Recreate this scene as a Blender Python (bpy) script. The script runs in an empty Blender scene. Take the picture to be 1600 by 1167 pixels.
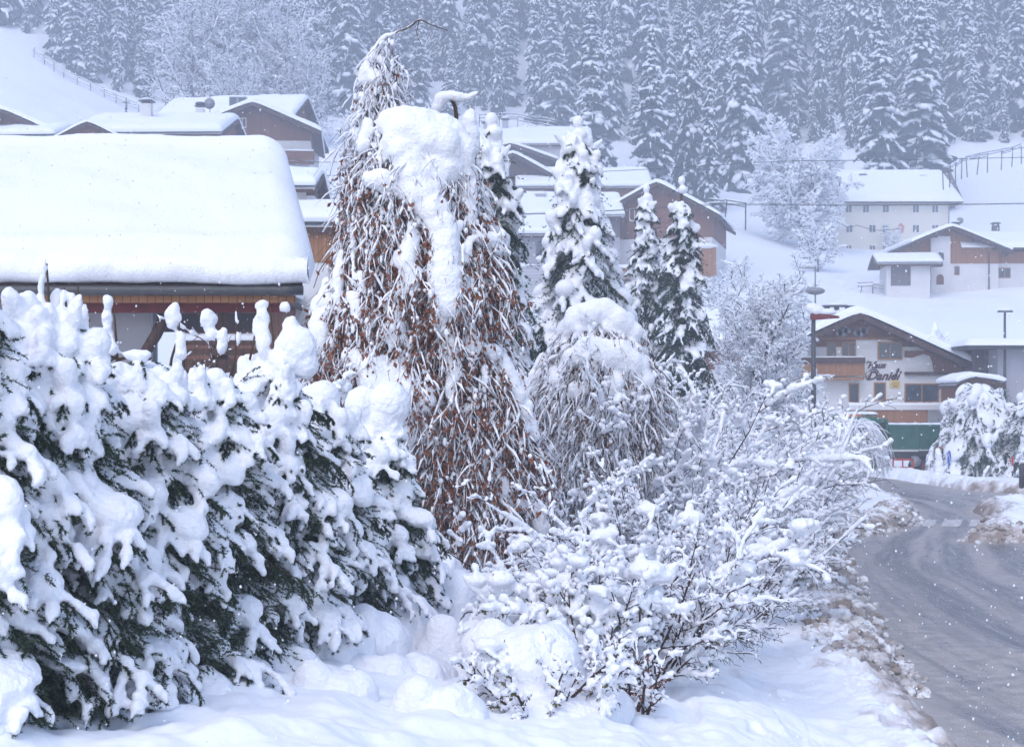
import bpy, math, random
import numpy as np
from mathutils import Matrix, Vector
sc = bpy.context.scene
COL = sc.collection
# ---------------------------------------------------------------- camera, sky, sun, exposure
F = 2400.0            # focal length in photo pixels (1600 wide)
HOR = 623.0           # horizon row of the photo
CZ = 4.7              # eye height above the road
cam_d = bpy.data.cameras.new('camera'); cam = bpy.data.objects.new('camera', cam_d); COL.objects.link(cam)
cam.location = (0, 0, CZ); cam.rotation_euler = (math.radians(90), 0, 0)
cam_d.sensor_width = 36; cam_d.lens = 36 * F / 1600
cam_d.shift_y = (HOR - 583.5) / 1600
cam_d.clip_start = 0.1; cam_d.clip_end = 5000
sc.camera = cam
cam_d.dof.use_dof = True; cam_d.dof.focus_distance = 19.0; cam_d.dof.aperture_fstop = 5.6
world = bpy.data.worlds.new('World'); sc.world = world; world.use_nodes = True
wn = world.node_tree; wn.nodes.clear()
sky = wn.nodes.new('ShaderNodeTexSky'); sky.sky_type = 'NISHITA'; sky.sun_disc = False
SUN_EL, SUN_ROT = math.radians(52), math.radians(205)
sky.sun_elevation = SUN_EL; sky.sun_rotation = SUN_ROT
sky.air_density = 1.0; sky.dust_density = 1.5; sky.ozone_density = 1.0
bg = wn.nodes.new('ShaderNodeBackground'); bg.inputs['Strength'].default_value = 0.15
wo = wn.nodes.new('ShaderNodeOutputWorld')
tint = wn.nodes.new('ShaderNodeMix'); tint.data_type = 'RGBA'; tint.blend_type = 'MULTIPLY'; tint.inputs[0].default_value = 1; tint.inputs[7].default_value = (.985, .985, 1.035, 1)
wn.links.new(sky.outputs[0], tint.inputs[6]); wn.links.new(tint.outputs[2], bg.inputs[0]); wn.links.new(bg.outputs[0], wo.inputs[0])
sl = bpy.data.lights.new('sun', 'SUN'); sl.energy = 0.6; sl.angle = math.radians(45); sl.color = (1, 0.97, 0.93)
sun = bpy.data.objects.new('sun', sl); COL.objects.link(sun)
dv = Vector((math.sin(SUN_ROT) * math.cos(SUN_EL), math.cos(SUN_ROT) * math.cos(SUN_EL), math.sin(SUN_EL)))
sun.rotation_euler = dv.to_track_quat('Z', 'Y').to_euler(); sun.location = (0, 0, 300)
sc.view_settings.view_transform = 'Standard'; sc.view_settings.look = 'None'
sc.view_settings.exposure = 0.86; sc.view_settings.gamma = 1
sc.cycles.use_denoising = True
sc.cycles.max_bounces = 6; sc.cycles.diffuse_bounces = 4; sc.cycles.volume_bounces = 2
sc.cycles.transparent_max_bounces = 8

# ---------------------------------------------------------------- helpers
rng = np.random.default_rng(7)
random.seed(7)
def WX(px, d): return (px - 800.0) / F * d
def WZ(py, d): return CZ + (HOR - py) / F * d
def PW(px, py, d): return np.array([WX(px, d), d, WZ(py, d)])

def mat(name, col, rough=0.7, spec=0.3, noise=None, bump=None, metal=0.0, wood=None):
    """procedural material: colour, optional (scale, colour2, contrast) mottling, optional (scale, strength) bump"""
    m = bpy.data.materials.new(name); m.use_nodes = True
    nt = m.node_tree; b = nt.nodes['Principled BSDF']
    b.inputs['Base Color'].default_value = (*col, 1)
    b.inputs['Roughness'].default_value = rough
    b.inputs['Specular IOR Level'].default_value = spec
    b.inputs['Metallic'].default_value = metal
    tc = nt.nodes.new('ShaderNodeTexCoord')
    if noise:
        s, c2, k = noise
        n = nt.nodes.new('ShaderNodeTexNoise'); n.inputs['Detail'].default_value = 6
        mp = nt.nodes.new('ShaderNodeMapping')
        nt.links.new(tc.outputs['Object'], mp.inputs[0]); nt.links.new(mp.outputs[0], n.inputs['Vector'])
        if isinstance(s, tuple): mp.inputs['Scale'].default_value = s; n.inputs['Scale'].default_value = 1
        else: n.inputs['Scale'].default_value = s
        r = nt.nodes.new('ShaderNodeValToRGB')
        r.color_ramp.elements[0].position = 0.5 - k; r.color_ramp.elements[1].position = 0.5 + k
        r.color_ramp.elements[0].color = (*col, 1); r.color_ramp.elements[1].color = (*c2, 1)
        nt.links.new(n.outputs[0], r.inputs[0]); nt.links.new(r.outputs[0], b.inputs['Base Color'])
    if bump:
        n2 = nt.nodes.new('ShaderNodeTexNoise'); n2.inputs['Scale'].default_value = bump[0]; n2.inputs['Detail'].default_value = 5
        nt.links.new(tc.outputs['Object'], n2.inputs['Vector'])
        bp = nt.nodes.new('ShaderNodeBump'); bp.inputs['Strength'].default_value = bump[1]; bp.inputs['Distance'].default_value = bump[2] if len(bump) > 2 else 0.05
        nt.links.new(n2.outputs[0], bp.inputs['Height']); nt.links.new(bp.outputs[0], b.inputs['Normal'])
    return m

def plank_mat(name, c1, c2, axis=0, per=0.16):
    """boarded timber: boards of slightly different tone with dark joints and grain, in object space"""
    m = bpy.data.materials.new(name); m.use_nodes = True
    nt = m.node_tree; b = nt.nodes['Principled BSDF']; b.inputs['Roughness'].default_value = 0.8
    tc = nt.nodes.new('ShaderNodeTexCoord'); sx = nt.nodes.new('ShaderNodeSeparateXYZ')
    nt.links.new(tc.outputs['Object'], sx.inputs[0])
    def M(op, a, bb=None):
        n = nt.nodes.new('ShaderNodeMath'); n.operation = op
        for i, v in enumerate((a, bb)):
            if v is None: continue
            if isinstance(v, (int, float)): n.inputs[i].default_value = v
            else: nt.links.new(v, n.inputs[i])
        return n.outputs[0]
    co = M('ADD', sx.outputs[0], sx.outputs[1]) if axis == 0 else sx.outputs[2]
    q = M('DIVIDE', co, per); fl = M('FLOOR', q); fr = M('FRACT', q)
    wn_ = nt.nodes.new('ShaderNodeTexWhiteNoise'); wn_.noise_dimensions = '1D'; nt.links.new(fl, wn_.inputs['W'])
    ns = nt.nodes.new('ShaderNodeTexNoise'); ns.inputs['Scale'].default_value = 3; ns.inputs['Detail'].default_value = 8
    nt.links.new(tc.outputs['Object'], ns.inputs['Vector'])
    f = M('ADD', M('MULTIPLY', wn_.outputs['Value'], 0.5), M('MULTIPLY', ns.outputs[0], 0.6))
    mx = nt.nodes.new('ShaderNodeMix'); mx.data_type = 'RGBA'
    mx.inputs[6].default_value = (*c1, 1); mx.inputs[7].default_value = (*c2, 1); nt.links.new(f, mx.inputs[0])
    gap = M('LESS_THAN', fr, 0.09)
    mx2 = nt.nodes.new('ShaderNodeMix'); mx2.data_type = 'RGBA'; nt.links.new(gap, mx2.inputs[0])
    nt.links.new(mx.outputs[2], mx2.inputs[6]); mx2.inputs[7].default_value = (c1[0] * .3, c1[1] * .3, c1[2] * .3, 1)
    nt.links.new(mx2.outputs[2], b.inputs['Base Color'])
    return m

M = {}
M['snow'] = mat('snow', (0.86, 0.87, 0.91), 0.6, 0.2, bump=(22, 0.8, 0.03))
M['snow_far'] = mat('snow_far', (0.86, 0.88, 0.92), 0.8, 0.1, bump=(1.2, 0.3, 0.1))
M['needle'] = mat('needle', (0.022, 0.045, 0.026), 0.6, 0.3, noise=(14, (0.06, 0.09, 0.042), 0.15))
M['needle_far'] = mat('needle_far', (0.016, 0.03, 0.028), 0.8, 0.1, noise=(1.2, (0.035, 0.055, 0.045), 0.2))
M['bark'] = mat('bark', (0.05, 0.032, 0.022), 0.9, 0.1, noise=((8, 8, 2), (0.12, 0.085, 0.06), 0.2), bump=(30, 0.6, 0.01))
M['twig'] = mat('twig', (0.085, 0.045, 0.035), 0.8, 0.2, noise=(20, (0.05, 0.03, 0.022), 0.2))
M['twig_green'] = mat('twig_green', (0.12, 0.09, 0.035), 0.8, 0.2, noise=(40, (0.05, 0.06, 0.02), 0.2))
M['leaf_rust'] = mat('leaf_rust', (0.15, 0.048, 0.026), 0.7, 0.3, noise=(9, (0.25, 0.10, 0.05), 0.2))
M['leaf_green'] = mat('leaf_green', (0.06, 0.08, 0.02), 0.6, 0.3, noise=(9, (0.14, 0.11, 0.03), 0.2))
M['plaster'] = mat('plaster', (0.72, 0.70, 0.68), 0.9, 0.1, noise=(0.8, (0.62, 0.60, 0.60), 0.3), bump=(25, 0.2, 0.01))
M['plaster_cream'] = mat('plaster_cream', (0.74, 0.71, 0.62), 0.9, 0.1, noise=(0.5, (0.66, 0.63, 0.56), 0.3))
M['plaster_grey'] = mat('plaster_grey', (0.42, 0.41, 0.45), 0.9, 0.1, noise=(0.8, (0.36, 0.35, 0.38), 0.3))
M['wood_dark'] = plank_mat('wood_dark', (0.045, 0.024, 0.018), (0.09, 0.045, 0.03))
M['wood_brown'] = plank_mat('wood_brown', (0.135, 0.05, 0.027), (0.24, 0.10, 0.055))
M['wood_orange'] = plank_mat('wood_orange', (0.24, 0.10, 0.04), (0.36, 0.17, 0.07))
M['wood_grey'] = plank_mat('wood_grey', (0.10, 0.085, 0.085), (0.17, 0.15, 0.15))
M['siding'] = plank_mat('siding', (0.38, 0.38, 0.40), (0.48, 0.48, 0.50), axis=2, per=0.3)
M['frame_wood'] = mat('frame_wood', (0.42, 0.21, 0.09), 0.6, 0.3, noise=((3, 3, 20), (0.3, 0.13, 0.05), 0.3))
M['frame_white'] = mat('frame_white', (0.75, 0.74, 0.72), 0.6, 0.3)
M['glass'] = mat('glass', (0.025, 0.035, 0.05), 0.12, 0.6, noise=(1.3, (0.08, 0.10, 0.12), 0.2))
M['metal_dark'] = mat('metal_dark', (0.035, 0.035, 0.04), 0.5, 0.5, noise=(6, (0.07, 0.07, 0.075), 0.3))
M['metal_grey'] = mat('metal_grey', (0.3, 0.31, 0.33), 0.4, 0.5, noise=(6, (0.2, 0.2, 0.22), 0.3))
M['stone'] = mat('stone', (0.26, 0.2, 0.12), 0.9, 0.1, noise=(6, (0.13, 0.10, 0.06), 0.2), bump=(12, 0.8, 0.03))
M['red'] = mat('red', (0.5, 0.04, 0.03), 0.5, 0.4, noise=(8, (0.4, 0.06, 0.05), 0.3))
M['red_dark'] = mat('red_dark', (0.22, 0.03, 0.03), 0.6, 0.3, noise=(5, (0.12, 0.03, 0.03), 0.3))
M['white_paint'] = mat('white_paint', (0.78, 0.78, 0.77), 0.5, 0.4)
M['blue'] = mat('blue', (0.01, 0.09, 0.55), 0.4, 0.4)
M['green_truck'] = mat('green_truck', (0.016, 0.10, 0.065), 0.5, 0.4, noise=(1.5, (0.05, 0.15, 0.11), 0.25))
M['orange'] = mat('orange', (0.75, 0.22, 0.05), 0.4, 0.4)
M['yellow'] = mat('yellow', (0.7, 0.5, 0.18), 0.6, 0.3)
M['rubber'] = mat('rubber', (0.02, 0.02, 0.022), 0.9, 0.2, noise=(8, (0.07, 0.065, 0.06), 0.2))

class MB:
    """collects vertices and faces with numpy and links them as ONE mesh object"""
    def __init__(s): s.V = []; s.Fc = []; s.n = 0
    def add(s, V, F, m=0, smooth=True):
        V = np.asarray(V, float).reshape(-1, 3)
        for f in (F if isinstance(F, list) else [F]):
            f = np.asarray(f, int)
            if len(f): s.Fc.append((f + s.n, m, smooth))
        s.V.append(V); s.n += len(V)
    def mesh(s, name, mats):
        me = bpy.data.meshes.new(name)
        if not s.V: return me
        V = np.concatenate(s.V)
        me.vertices.add(len(V)); me.vertices.foreach_set('co', V.astype(np.float32).ravel())
        nl = sum(f.size for f, _, _ in s.Fc); npoly = sum(len(f) for f, _, _ in s.Fc)
        me.loops.add(nl); me.polygons.add(npoly)
        me.loops.foreach_set('vertex_index', np.concatenate([f.ravel() for f, _, _ in s.Fc]).astype(np.int32))
        tot = np.concatenate([np.full(len(f), f.shape[1]) for f, _, _ in s.Fc])
        st = np.concatenate([[0], np.cumsum(tot)[:-1]])
        me.polygons.foreach_set('loop_start', st.astype(np.int32))
        me.polygons.foreach_set('material_index', np.concatenate([np.full(len(f), k) for f, k, _ in s.Fc]).astype(np.int32))
        me.polygons.foreach_set('use_smooth', np.concatenate([np.full(len(f), k) for f, _, k in s.Fc]).astype(bool))
        me.update(calc_edges=True)
        for m in (mats if isinstance(mats, (list, tuple)) else [mats]): me.materials.append(m)
        return me
    def build(s, name, mats, parent=None, loc=(0, 0, 0)):
        return link(s.mesh(name, mats), name, parent, loc)
    # shapes -------------------------------------------------------------
    def tubes(s, P, R, n=5, m=0, caps=True):
        """P (B,k,3) polylines, R (B,k) radii"""
        P = np.asarray(P, float); R = np.asarray(R, float)
        if P.ndim == 2: P = P[None]; R = R[None] if R.ndim == 1 else np.full(P.shape[:2], R)
        R = np.broadcast_to(R, P.shape[:2]); B, k, _ = P.shape
        if B == 0: return
        T = np.gradient(P, axis=1); T /= np.linalg.norm(T, axis=2, keepdims=True) + 1e-9
        ref = np.where(np.abs(T[:, :1, 2:3]) > 0.9, np.array([1., 0, 0]), np.array([0, 0, 1.]))
        ref = np.broadcast_to(ref, T.shape)
        A = np.cross(T, ref); A /= np.linalg.norm(A, axis=2, keepdims=True) + 1e-9
        C = np.cross(A, T)
        th = np.arange(n) * 2 * np.pi / n
        ring = A[:, :, None] * np.cos(th)[None, None, :, None] + C[:, :, None] * np.sin(th)[None, None, :, None]
        V = P[:, :, None] + ring * R[:, :, None, None]
        V = V.reshape(B, k * n, 3)
        i = np.arange(k - 1)[:, None] * n; j = np.arange(n)[None]; j2 = (j + 1) % n
        q = np.stack([i + j, i + j2, i + n + j2, i + n + j], -1).reshape(-1, 4)
        Fq = (q[None] + (np.arange(B) * k * n)[:, None, None]).reshape(-1, 4)
        Fs = [Fq]
        if caps:
            c0 = np.arange(n)[::-1]; c1 = np.arange(n) + (k - 1) * n
            cc = np.stack([c0, c1])
            Fs.append((cc[None] + (np.arange(B) * k * n)[:, None, None]).reshape(-1, n))
        s.add(V.reshape(-1, 3), Fs, m)
    def blobs(s, C, A, m=0, sub=1, jit=0.0):
        """ellipsoids: centres C (B,3), axes A (B,3,3) rows = semi-axis vectors (or (B,3)/(B,) sizes)"""
        C = np.asarray(C, float).reshape(-1, 3); B = len(C)
        if B == 0: return
        A = np.asarray(A, float)
        if A.ndim <= 1: A = np.broadcast_to(A.reshape(-1, 1) if A.ndim == 1 else A, (B, 1)) * np.ones((1, 3))
        if A.ndim == 2: A = A[:, :, None] * np.eye(3)[None]
        U, Fi = ICO[sub]
        V = np.einsum('vk,bkc->bvc', U, A) + C[:, None]
        if jit: V = V + (rng.random(V.shape) - .5) * jit * np.abs(A).max(axis=(1, 2))[:, None, None]
        s.add(V.reshape(-1, 3), (Fi[None] + (np.arange(B) * len(U))[:, None, None]).reshape(-1, 3), m)
    def box(s, x0, x1, y0, y1, z0, z1, m=0, T=None):
        V = np.array([[x, y, z] for z in (z0, z1) for y in (y0, y1) for x in (x0, x1)], float)
        if T is not None: V = xf(V, T)
        s.add(V, np.array([[0, 2, 3, 1], [4, 5, 7, 6], [0, 1, 5, 4], [2, 6, 7, 3], [0, 4, 6, 2], [1, 3, 7, 5]]), m, False)
    def prism(s, poly, y0, y1, m=0, axis=1):
        """polygon in xz (axis 1) extruded along y, or in yz (axis 0) along x, or xy (axis 2) along z"""
        p = np.asarray(poly, float); n = len(p)
        def mk(t):
            o = np.zeros((n, 3)); ax = [a for a in (0, 1, 2) if a != axis]
            o[:, ax[0]] = p[:, 0]; o[:, ax[1]] = p[:, 1]; o[:, axis] = t; return o
        V = np.concatenate([mk(y0), mk(y1)]); i = np.arange(n); j = (i + 1) % n
        s.add(V, [np.stack([i, j, j + n, i + n], -1), np.stack([i[::-1]]), np.stack([i + n])], m, False)
    def cyl(s, p0, p1, r, n=16, m=0, r2=None):
        s.tubes(np.array([[p0, p1]], float), np.array([[r, r if r2 is None else r2]]), n, m)

def xf(V, T):
    T = np.array(T); return V @ T[:3, :3].T + T[:3, 3]
def rotz(a):
    c, s_ = math.cos(a), math.sin(a); return np.array([[c, -s_, 0], [s_, c, 0], [0, 0, 1]])
def _ico():
    t = (1 + 5 ** .5) / 2
    v = np.array([[-1, t, 0], [1, t, 0], [-1, -t, 0], [1, -t, 0], [0, -1, t], [0, 1, t], [0, -1, -t], [0, 1, -t], [t, 0, -1], [t, 0, 1], [-t, 0, -1], [-t, 0, 1]])
    v /= np.linalg.norm(v[0])
    f = np.array([[0, 11, 5], [0, 5, 1], [0, 1, 7], [0, 7, 10], [0, 10, 11], [1, 5, 9], [5, 11, 4], [11, 10, 2], [10, 7, 6], [7, 1, 8], [3, 9, 4], [3, 4, 2], [3, 2, 6], [3, 6, 8], [3, 8, 9], [4, 9, 5], [2, 4, 11], [6, 2, 10], [8, 6, 7], [9, 8, 1]])
    out = [(v, f)]
    for _ in range(2):
        v, f = out[-1]; v = list(v); cache = {}; nf = []
        def mid(a, b):
            k = (min(a, b), max(a, b))
            if k not in cache:
                p = v[a] + v[b]; v.append(p / np.linalg.norm(p)); cache[k] = len(v) - 1
            return cache[k]
        for a, b, c in f:
            ab, bc, ca = mid(a, b), mid(b, c), mid(c, a)
            nf += [[a, ab, ca], [b, bc, ab], [c, ca, bc], [ab, bc, ca]]
        out.append((np.array(v), np.array(nf)))
    return out
ICO = _ico()

def link(me, name, parent=None, loc=(0, 0, 0)):
    o = bpy.data.objects.new(name, me); COL.objects.link(o); o.location = loc
    if parent: o.parent = parent
    return o
def thing(name, label, cat, loc=(0, 0, 0), rz=0, group=None):
    o = bpy.data.objects.new(name, None); COL.objects.link(o); o.location = loc; o.rotation_euler = (0, 0, rz)
    o.empty_display_size = 0.2
    return tag(o, label, cat, group)
def tag(o, label, cat, group=None, kind=None):
    o['label'] = label; o['category'] = cat
    if group: o['group'] = group
    if kind: o['kind'] = kind
    return o
def struct(o, kind='structure', label=None):
    o['kind'] = kind
    if label: o['label'] = label
    return o
def copy_tree(o, loc, rz=None, scale=1.0, label=None, group=None):
    c = o.copy(); COL.objects.link(c); c.location = loc
    if rz is not None: c.rotation_euler = (0, 0, rz)
    c.scale = (scale,) * 3 if isinstance(scale, (int, float)) else scale
    if label: c['label'] = label
    if group: c['group'] = group
    for ch in o.children:
        k = ch.copy(); COL.objects.link(k); k.parent = c
        for g in ch.children:
            q = g.copy(); COL.objects.link(q); q.parent = k
    return c
_TX = {}
def clouds(size):
    if size not in _TX:
        t = bpy.data.textures.new('clouds', 'CLOUDS'); t.noise_scale = size; t.noise_depth = 2; _TX[size] = t
    return _TX[size]
def fuse(mb, voxel, name, smooth=4, fac=0.6, mats=None, disp=((.10, .035), (.035, .012))):
    """melt overlapping snow lumps into one continuous skin"""
    me = mb.mesh(name + '_src', []); o = bpy.data.objects.new('tmp', me); COL.objects.link(o)
    r = o.modifiers.new('r', 'REMESH'); r.mode = 'VOXEL'; r.voxel_size = voxel; r.use_smooth_shade = True
    s = o.modifiers.new('s', 'SMOOTH'); s.factor = fac; s.iterations = smooth
    for sz, st in disp:
        dm = o.modifiers.new('d', 'DISPLACE'); dm.texture = clouds(sz); dm.strength = st; dm.mid_level = .5; dm.texture_coords = 'LOCAL'
    dg = bpy.context.evaluated_depsgraph_get(); dg.update()
    out = bpy.data.meshes.new_from_object(o.evaluated_get(dg)); out.name = name
    bpy.data.objects.remove(o); bpy.data.meshes.remove(me)
    out.materials.clear(); out.materials.append(mats or M['snow'])
    return out

# ---- noise
_G = np.random.default_rng(3).random((256, 256))
def vnoise(x, y):
    xi = np.floor(x).astype(int); yi = np.floor(y).astype(int); fx = x - xi; fy = y - yi
    fx = fx * fx * fx * (fx * (fx * 6 - 15) + 10); fy = fy * fy * fy * (fy * (fy * 6 - 15) + 10)
    a = _G[xi & 255, yi & 255]; b = _G[(xi + 1) & 255, yi & 255]; c = _G[xi & 255, (yi + 1) & 255]; d = _G[(xi + 1) & 255, (yi + 1) & 255]
    return (a * (1 - fx) + b * fx) * (1 - fy) + (c * (1 - fx) + d * fx) * fy
def fbm(x, y, o=4):
    s = 0; a = .5
    for k in range(o): s = s + a * (vnoise(x * 2 ** k + 17.3 * k, y * 2 ** k + 5.1 * k) - .5); a *= .5
    return s
# ---------------------------------------------------------------- ground: one snow sheet from the camera to the mountain forest
TD = np.array([0, 6, 10, 15, 20, 25, 35, 50, 75, 95, 110, 130, 155, 190, 240, 300, 360, 450, 700.])
TP = np.array([-1600, -400, 0, 250, 500, 800, 1100, 1300, 1500, 2000, 3200.])
TZ = np.array([
 [3, 2.9, 2.7, 2.6, 2.8, 3.0, 3.5, 4.5, 7.0, 10, 13, 17, 23, 33, 52, 82, 125, 190, 300],
 [3, 2.9, 2.7, 2.6, 2.8, 3.0, 3.5, 4.5, 7.0, 10, 13, 17, 23, 33, 52, 82, 125, 190, 300],
 [3, 2.8, 2.5, 2.4, 2.5, 2.7, 3.3, 4.3, 6.5, 9, 12, 16, 22, 32, 50, 76, 120, 185, 300],
 [3, 2.8, 2.5, 2.4, 2.4, 2.5, 3.0, 4.0, 6.0, 8, 11, 15, 21, 30, 42, 59, 105, 170, 290],
 [3, 2.8, 2.4, 2.2, 2.0, 1.95, 2.3, 3.0, 4.5, 6.5, 9, 13, 19, 28, 41, 57, 102, 165, 290],
 [3, 2.7, 2.2, 1.7, 1.5, 1.4, 1.2, 1.5, 2.5, 4, 6.5, 10.5, 16.5, 26, 41, 57, 102, 165, 290],
 [3, 2.6, 2.0, 1.6, 1.2, 0.9, 0.6, 0.6, 0.9, 1.6, 3, 6, 13, 23, 35, 47, 88, 150, 280],
 [3, 2.5, 1.8, 1.3, 0.8, 0.45, 0.3, 0.3, 0.35, 0.35, 0.5, 3.5, 12, 20, 26, 52, 96, 155, 280],
 [3, 2.3, 1.2, 0.5, 0.3, 0.22, 0.22, 0.22, 0.3, 0.35, 0.5, 3.2, 13, 19.6, 26.5, 54, 98, 155, 280],
 [3, 2.3, 0.6, 0.3, 0.3, 0.22, 0.22, 0.22, 0.3, 0.35, 0.5, 3.2, 13, 20, 36, 62, 105, 165, 280],
 [3, 2.3, 0.6, 0.3, 0.3, 0.22, 0.22, 0.22, 0.3, 0.35, 0.5, 3.2, 13, 20, 36, 62, 105, 165, 280]], float)
# resample smoothly
_ld = lambda d: np.log(d + 12.0)
_gu = np.linspace(-1.0, 1.0, 161); _gd = np.linspace(_ld(0), _ld(700), 260)
_tu = (TP - 800) / F
_A = np.array([np.interp(_gd, _ld(TD), r) for r in TZ])
_Z = np.array([np.interp(_gu, _tu, _A[:, j]) for j in range(len(_gd))])   # (gd, gu)
def _blur(Z, r, ax):
    k = np.exp(-0.5 * (np.arange(-3 * r, 3 * r + 1) / r) ** 2); k /= k.sum()
    Zp = np.pad(Z, [(3 * r, 3 * r) if a == ax else (0, 0) for a in (0, 1)], mode='edge')
    return np.apply_along_axis(lambda v: np.convolve(v, k, 'valid'), ax, Zp)
_Z = _blur(_blur(_Z, 4, 1), 3, 0)
def base_z(x, y):
    y = np.maximum(y, 0.01); u = np.clip(x / np.maximum(y, 6), -0.999, 0.999); l = np.clip(_ld(y), _gd[0], _gd[-1] - 1e-6)
    fu = (u + 1) / 2 * 160; fd = (l - _gd[0]) / (_gd[1] - _gd[0])
    iu = np.minimum(fu.astype(int), 159); idd = np.minimum(fd.astype(int), 258); a = fu - iu; b = fd - idd
    return (_Z[idd, iu] * (1 - a) + _Z[idd, iu + 1] * a) * (1 - b) + (_Z[idd + 1, iu] * (1 - a) + _Z[idd + 1, iu + 1] * a) * b
ROAD = np.array([(5.6, 3), (5.6, 15), (5.8, 22), (6.2, 25.4), (6.9, 29.9), (7.8, 35), (8.8, 40.7), (9.9, 47), (10.6, 50.5), (12.2, 53.4), (14.2, 56.2), (15.6, 59.5), (16.6, 63), (17.2, 67), (17.4, 72), (17.3, 77.8), (16.0, 81.5), (12, 83.5), (8, 86),
 (8, 97), (12, 99), (18, 98.5), (21.6, 95), (22.5, 90), (22.9, 84), (23.4, 79.4), (25, 76), (28, 73.6), (40, 71.5), (90, 70), (90, 3)], float)
ISLE = np.array([(15.0, 50.3), (16.2, 53.0), (17.3, 56), (18.7, 59.7), (19.3, 63.5), (20.3, 66.4), (24, 68.4), (40, 66.8), (89, 65), (89, 50), (40, 50.5), (25, 50.2), (18, 50.2)], float)
def sdf(px, py, poly):
    """signed distance, negative inside"""
    d = np.full(px.shape, 1e9); ins = np.zeros(px.shape, bool); n = len(poly)
    for i in range(n):
        a = poly[i]; b = poly[(i + 1) % n]; e = b - a
        t = np.clip(((px - a[0]) * e[0] + (py - a[1]) * e[1]) / (e @ e), 0, 1)
        d = np.minimum(d, np.hypot(px - a[0] - t * e[0], py - a[1] - t * e[1]))
        c = (a[1] > py) != (b[1] > py)
        if abs(e[1]) > 1e-9: ins ^= c & (px < a[0] + e[0] * (py - a[1]) / e[1])
    return np.where(ins, -d, d)
def road_sd(x, y):
    w = 0.55 * fbm(x * .55, y * .55, 3) + 0.35 * fbm(x * 2.1 + 9, y * 2.1, 2)
    return np.maximum(sdf(x, y, ROAD), -sdf(x, y, ISLE)) + w
def smooth(a, b, v):
    t = np.clip((v - a) / (b - a), 0, 1); return t * t * (3 - 2 * t)
def ground_z(x, y, sd=None):
    x = np.asarray(x, float); y = np.asarray(y, float)
    z = base_z(x, y)
    near = smooth(140, 60, y)
    z = z + near * 0.30 * fbm(x * .5, y * .5, 4) * smooth(4, 9, y) + .34 * fbm(x * 1.15 + 3, y * 1.15, 3) * smooth(5, 9, y) * smooth(26, 17, y) + near * 0.10 * fbm(x * 2.2, y * 2.2, 3)
    z = z + smooth(100, 200, y) * 3.5 * fbm(x * .03, y * .03, 4) + smooth(90, 130, y) * .8 * fbm(x * .12, y * .12, 4)
    if sd is None: sd = road_sd(x, y)
    k = smooth(-0.45, 0.25, sd)                       # 0 on the road, 1 on the snow
    far = smooth(90, 120, y)
    bank = 0.32 * np.exp(-((sd - 0.9) / 0.8) ** 2) * (1 - far) + 0.10 * np.exp(-((sd - .5) / .5) ** 2) * fbm(x * 4, y * 4, 3) * 3
    low = np.clip((sd - .2) / (3.0 + 9 * smooth(70, 86, y)), 0, 1); low = low * low * (3 - 2 * low)
    zz = np.minimum(z, 0.28) * (1 - low) + z * low    # sinks to road level at the edge
    zz = zz + bank
    return -0.25 * (1 - k) + zz * k
def GZ(x, y): return float(ground_z(np.array([x]), np.array([y]))[0])

def grid_obj(name, X, Y, Z, mats, attrs=None, smooth_=True):
    r, c = X.shape; V = np.stack([X, Y, Z], -1).reshape(-1, 3)
    i = np.arange(r - 1)[:, None] * c + np.arange(c - 1)[None]
    Fq = np.stack([i, i + 1, i + c + 1, i + c], -1).reshape(-1, 4)
    mb = MB(); mb.add(V, Fq, 0, smooth_); o = mb.build(name, mats)
    for k, a in (attrs or {}).items():
        at = o.data.attributes.new(k, 'FLOAT', 'POINT'); at.data.foreach_set('value', a.astype(np.float32).ravel())
    return o
uu = np.concatenate([np.linspace(-1.2, -0.42, 60), np.linspace(-0.41, -0.02, 190), np.linspace(-0.018, 0.40, 560), np.linspace(0.41, 1.2, 60)])
dd = np.concatenate([np.linspace(0.5, 8, 30), 8 * np.exp(np.linspace(0.012, math.log(100 / 8), 760)), 100 * np.exp(np.linspace(0.01, math.log(4.8), 220))])
U_, D_ = np.meshgrid(uu, dd); X_ = U_ * np.maximum(D_, 3); Y_ = D_
SD_ = road_sd(X_, Y_)
Z_ = ground_z(X_, Y_, SD_)
Z_ += 0.035 * fbm(X_ * 5, Y_ * 5, 3) * smooth(60, 30, Y_)
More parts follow.
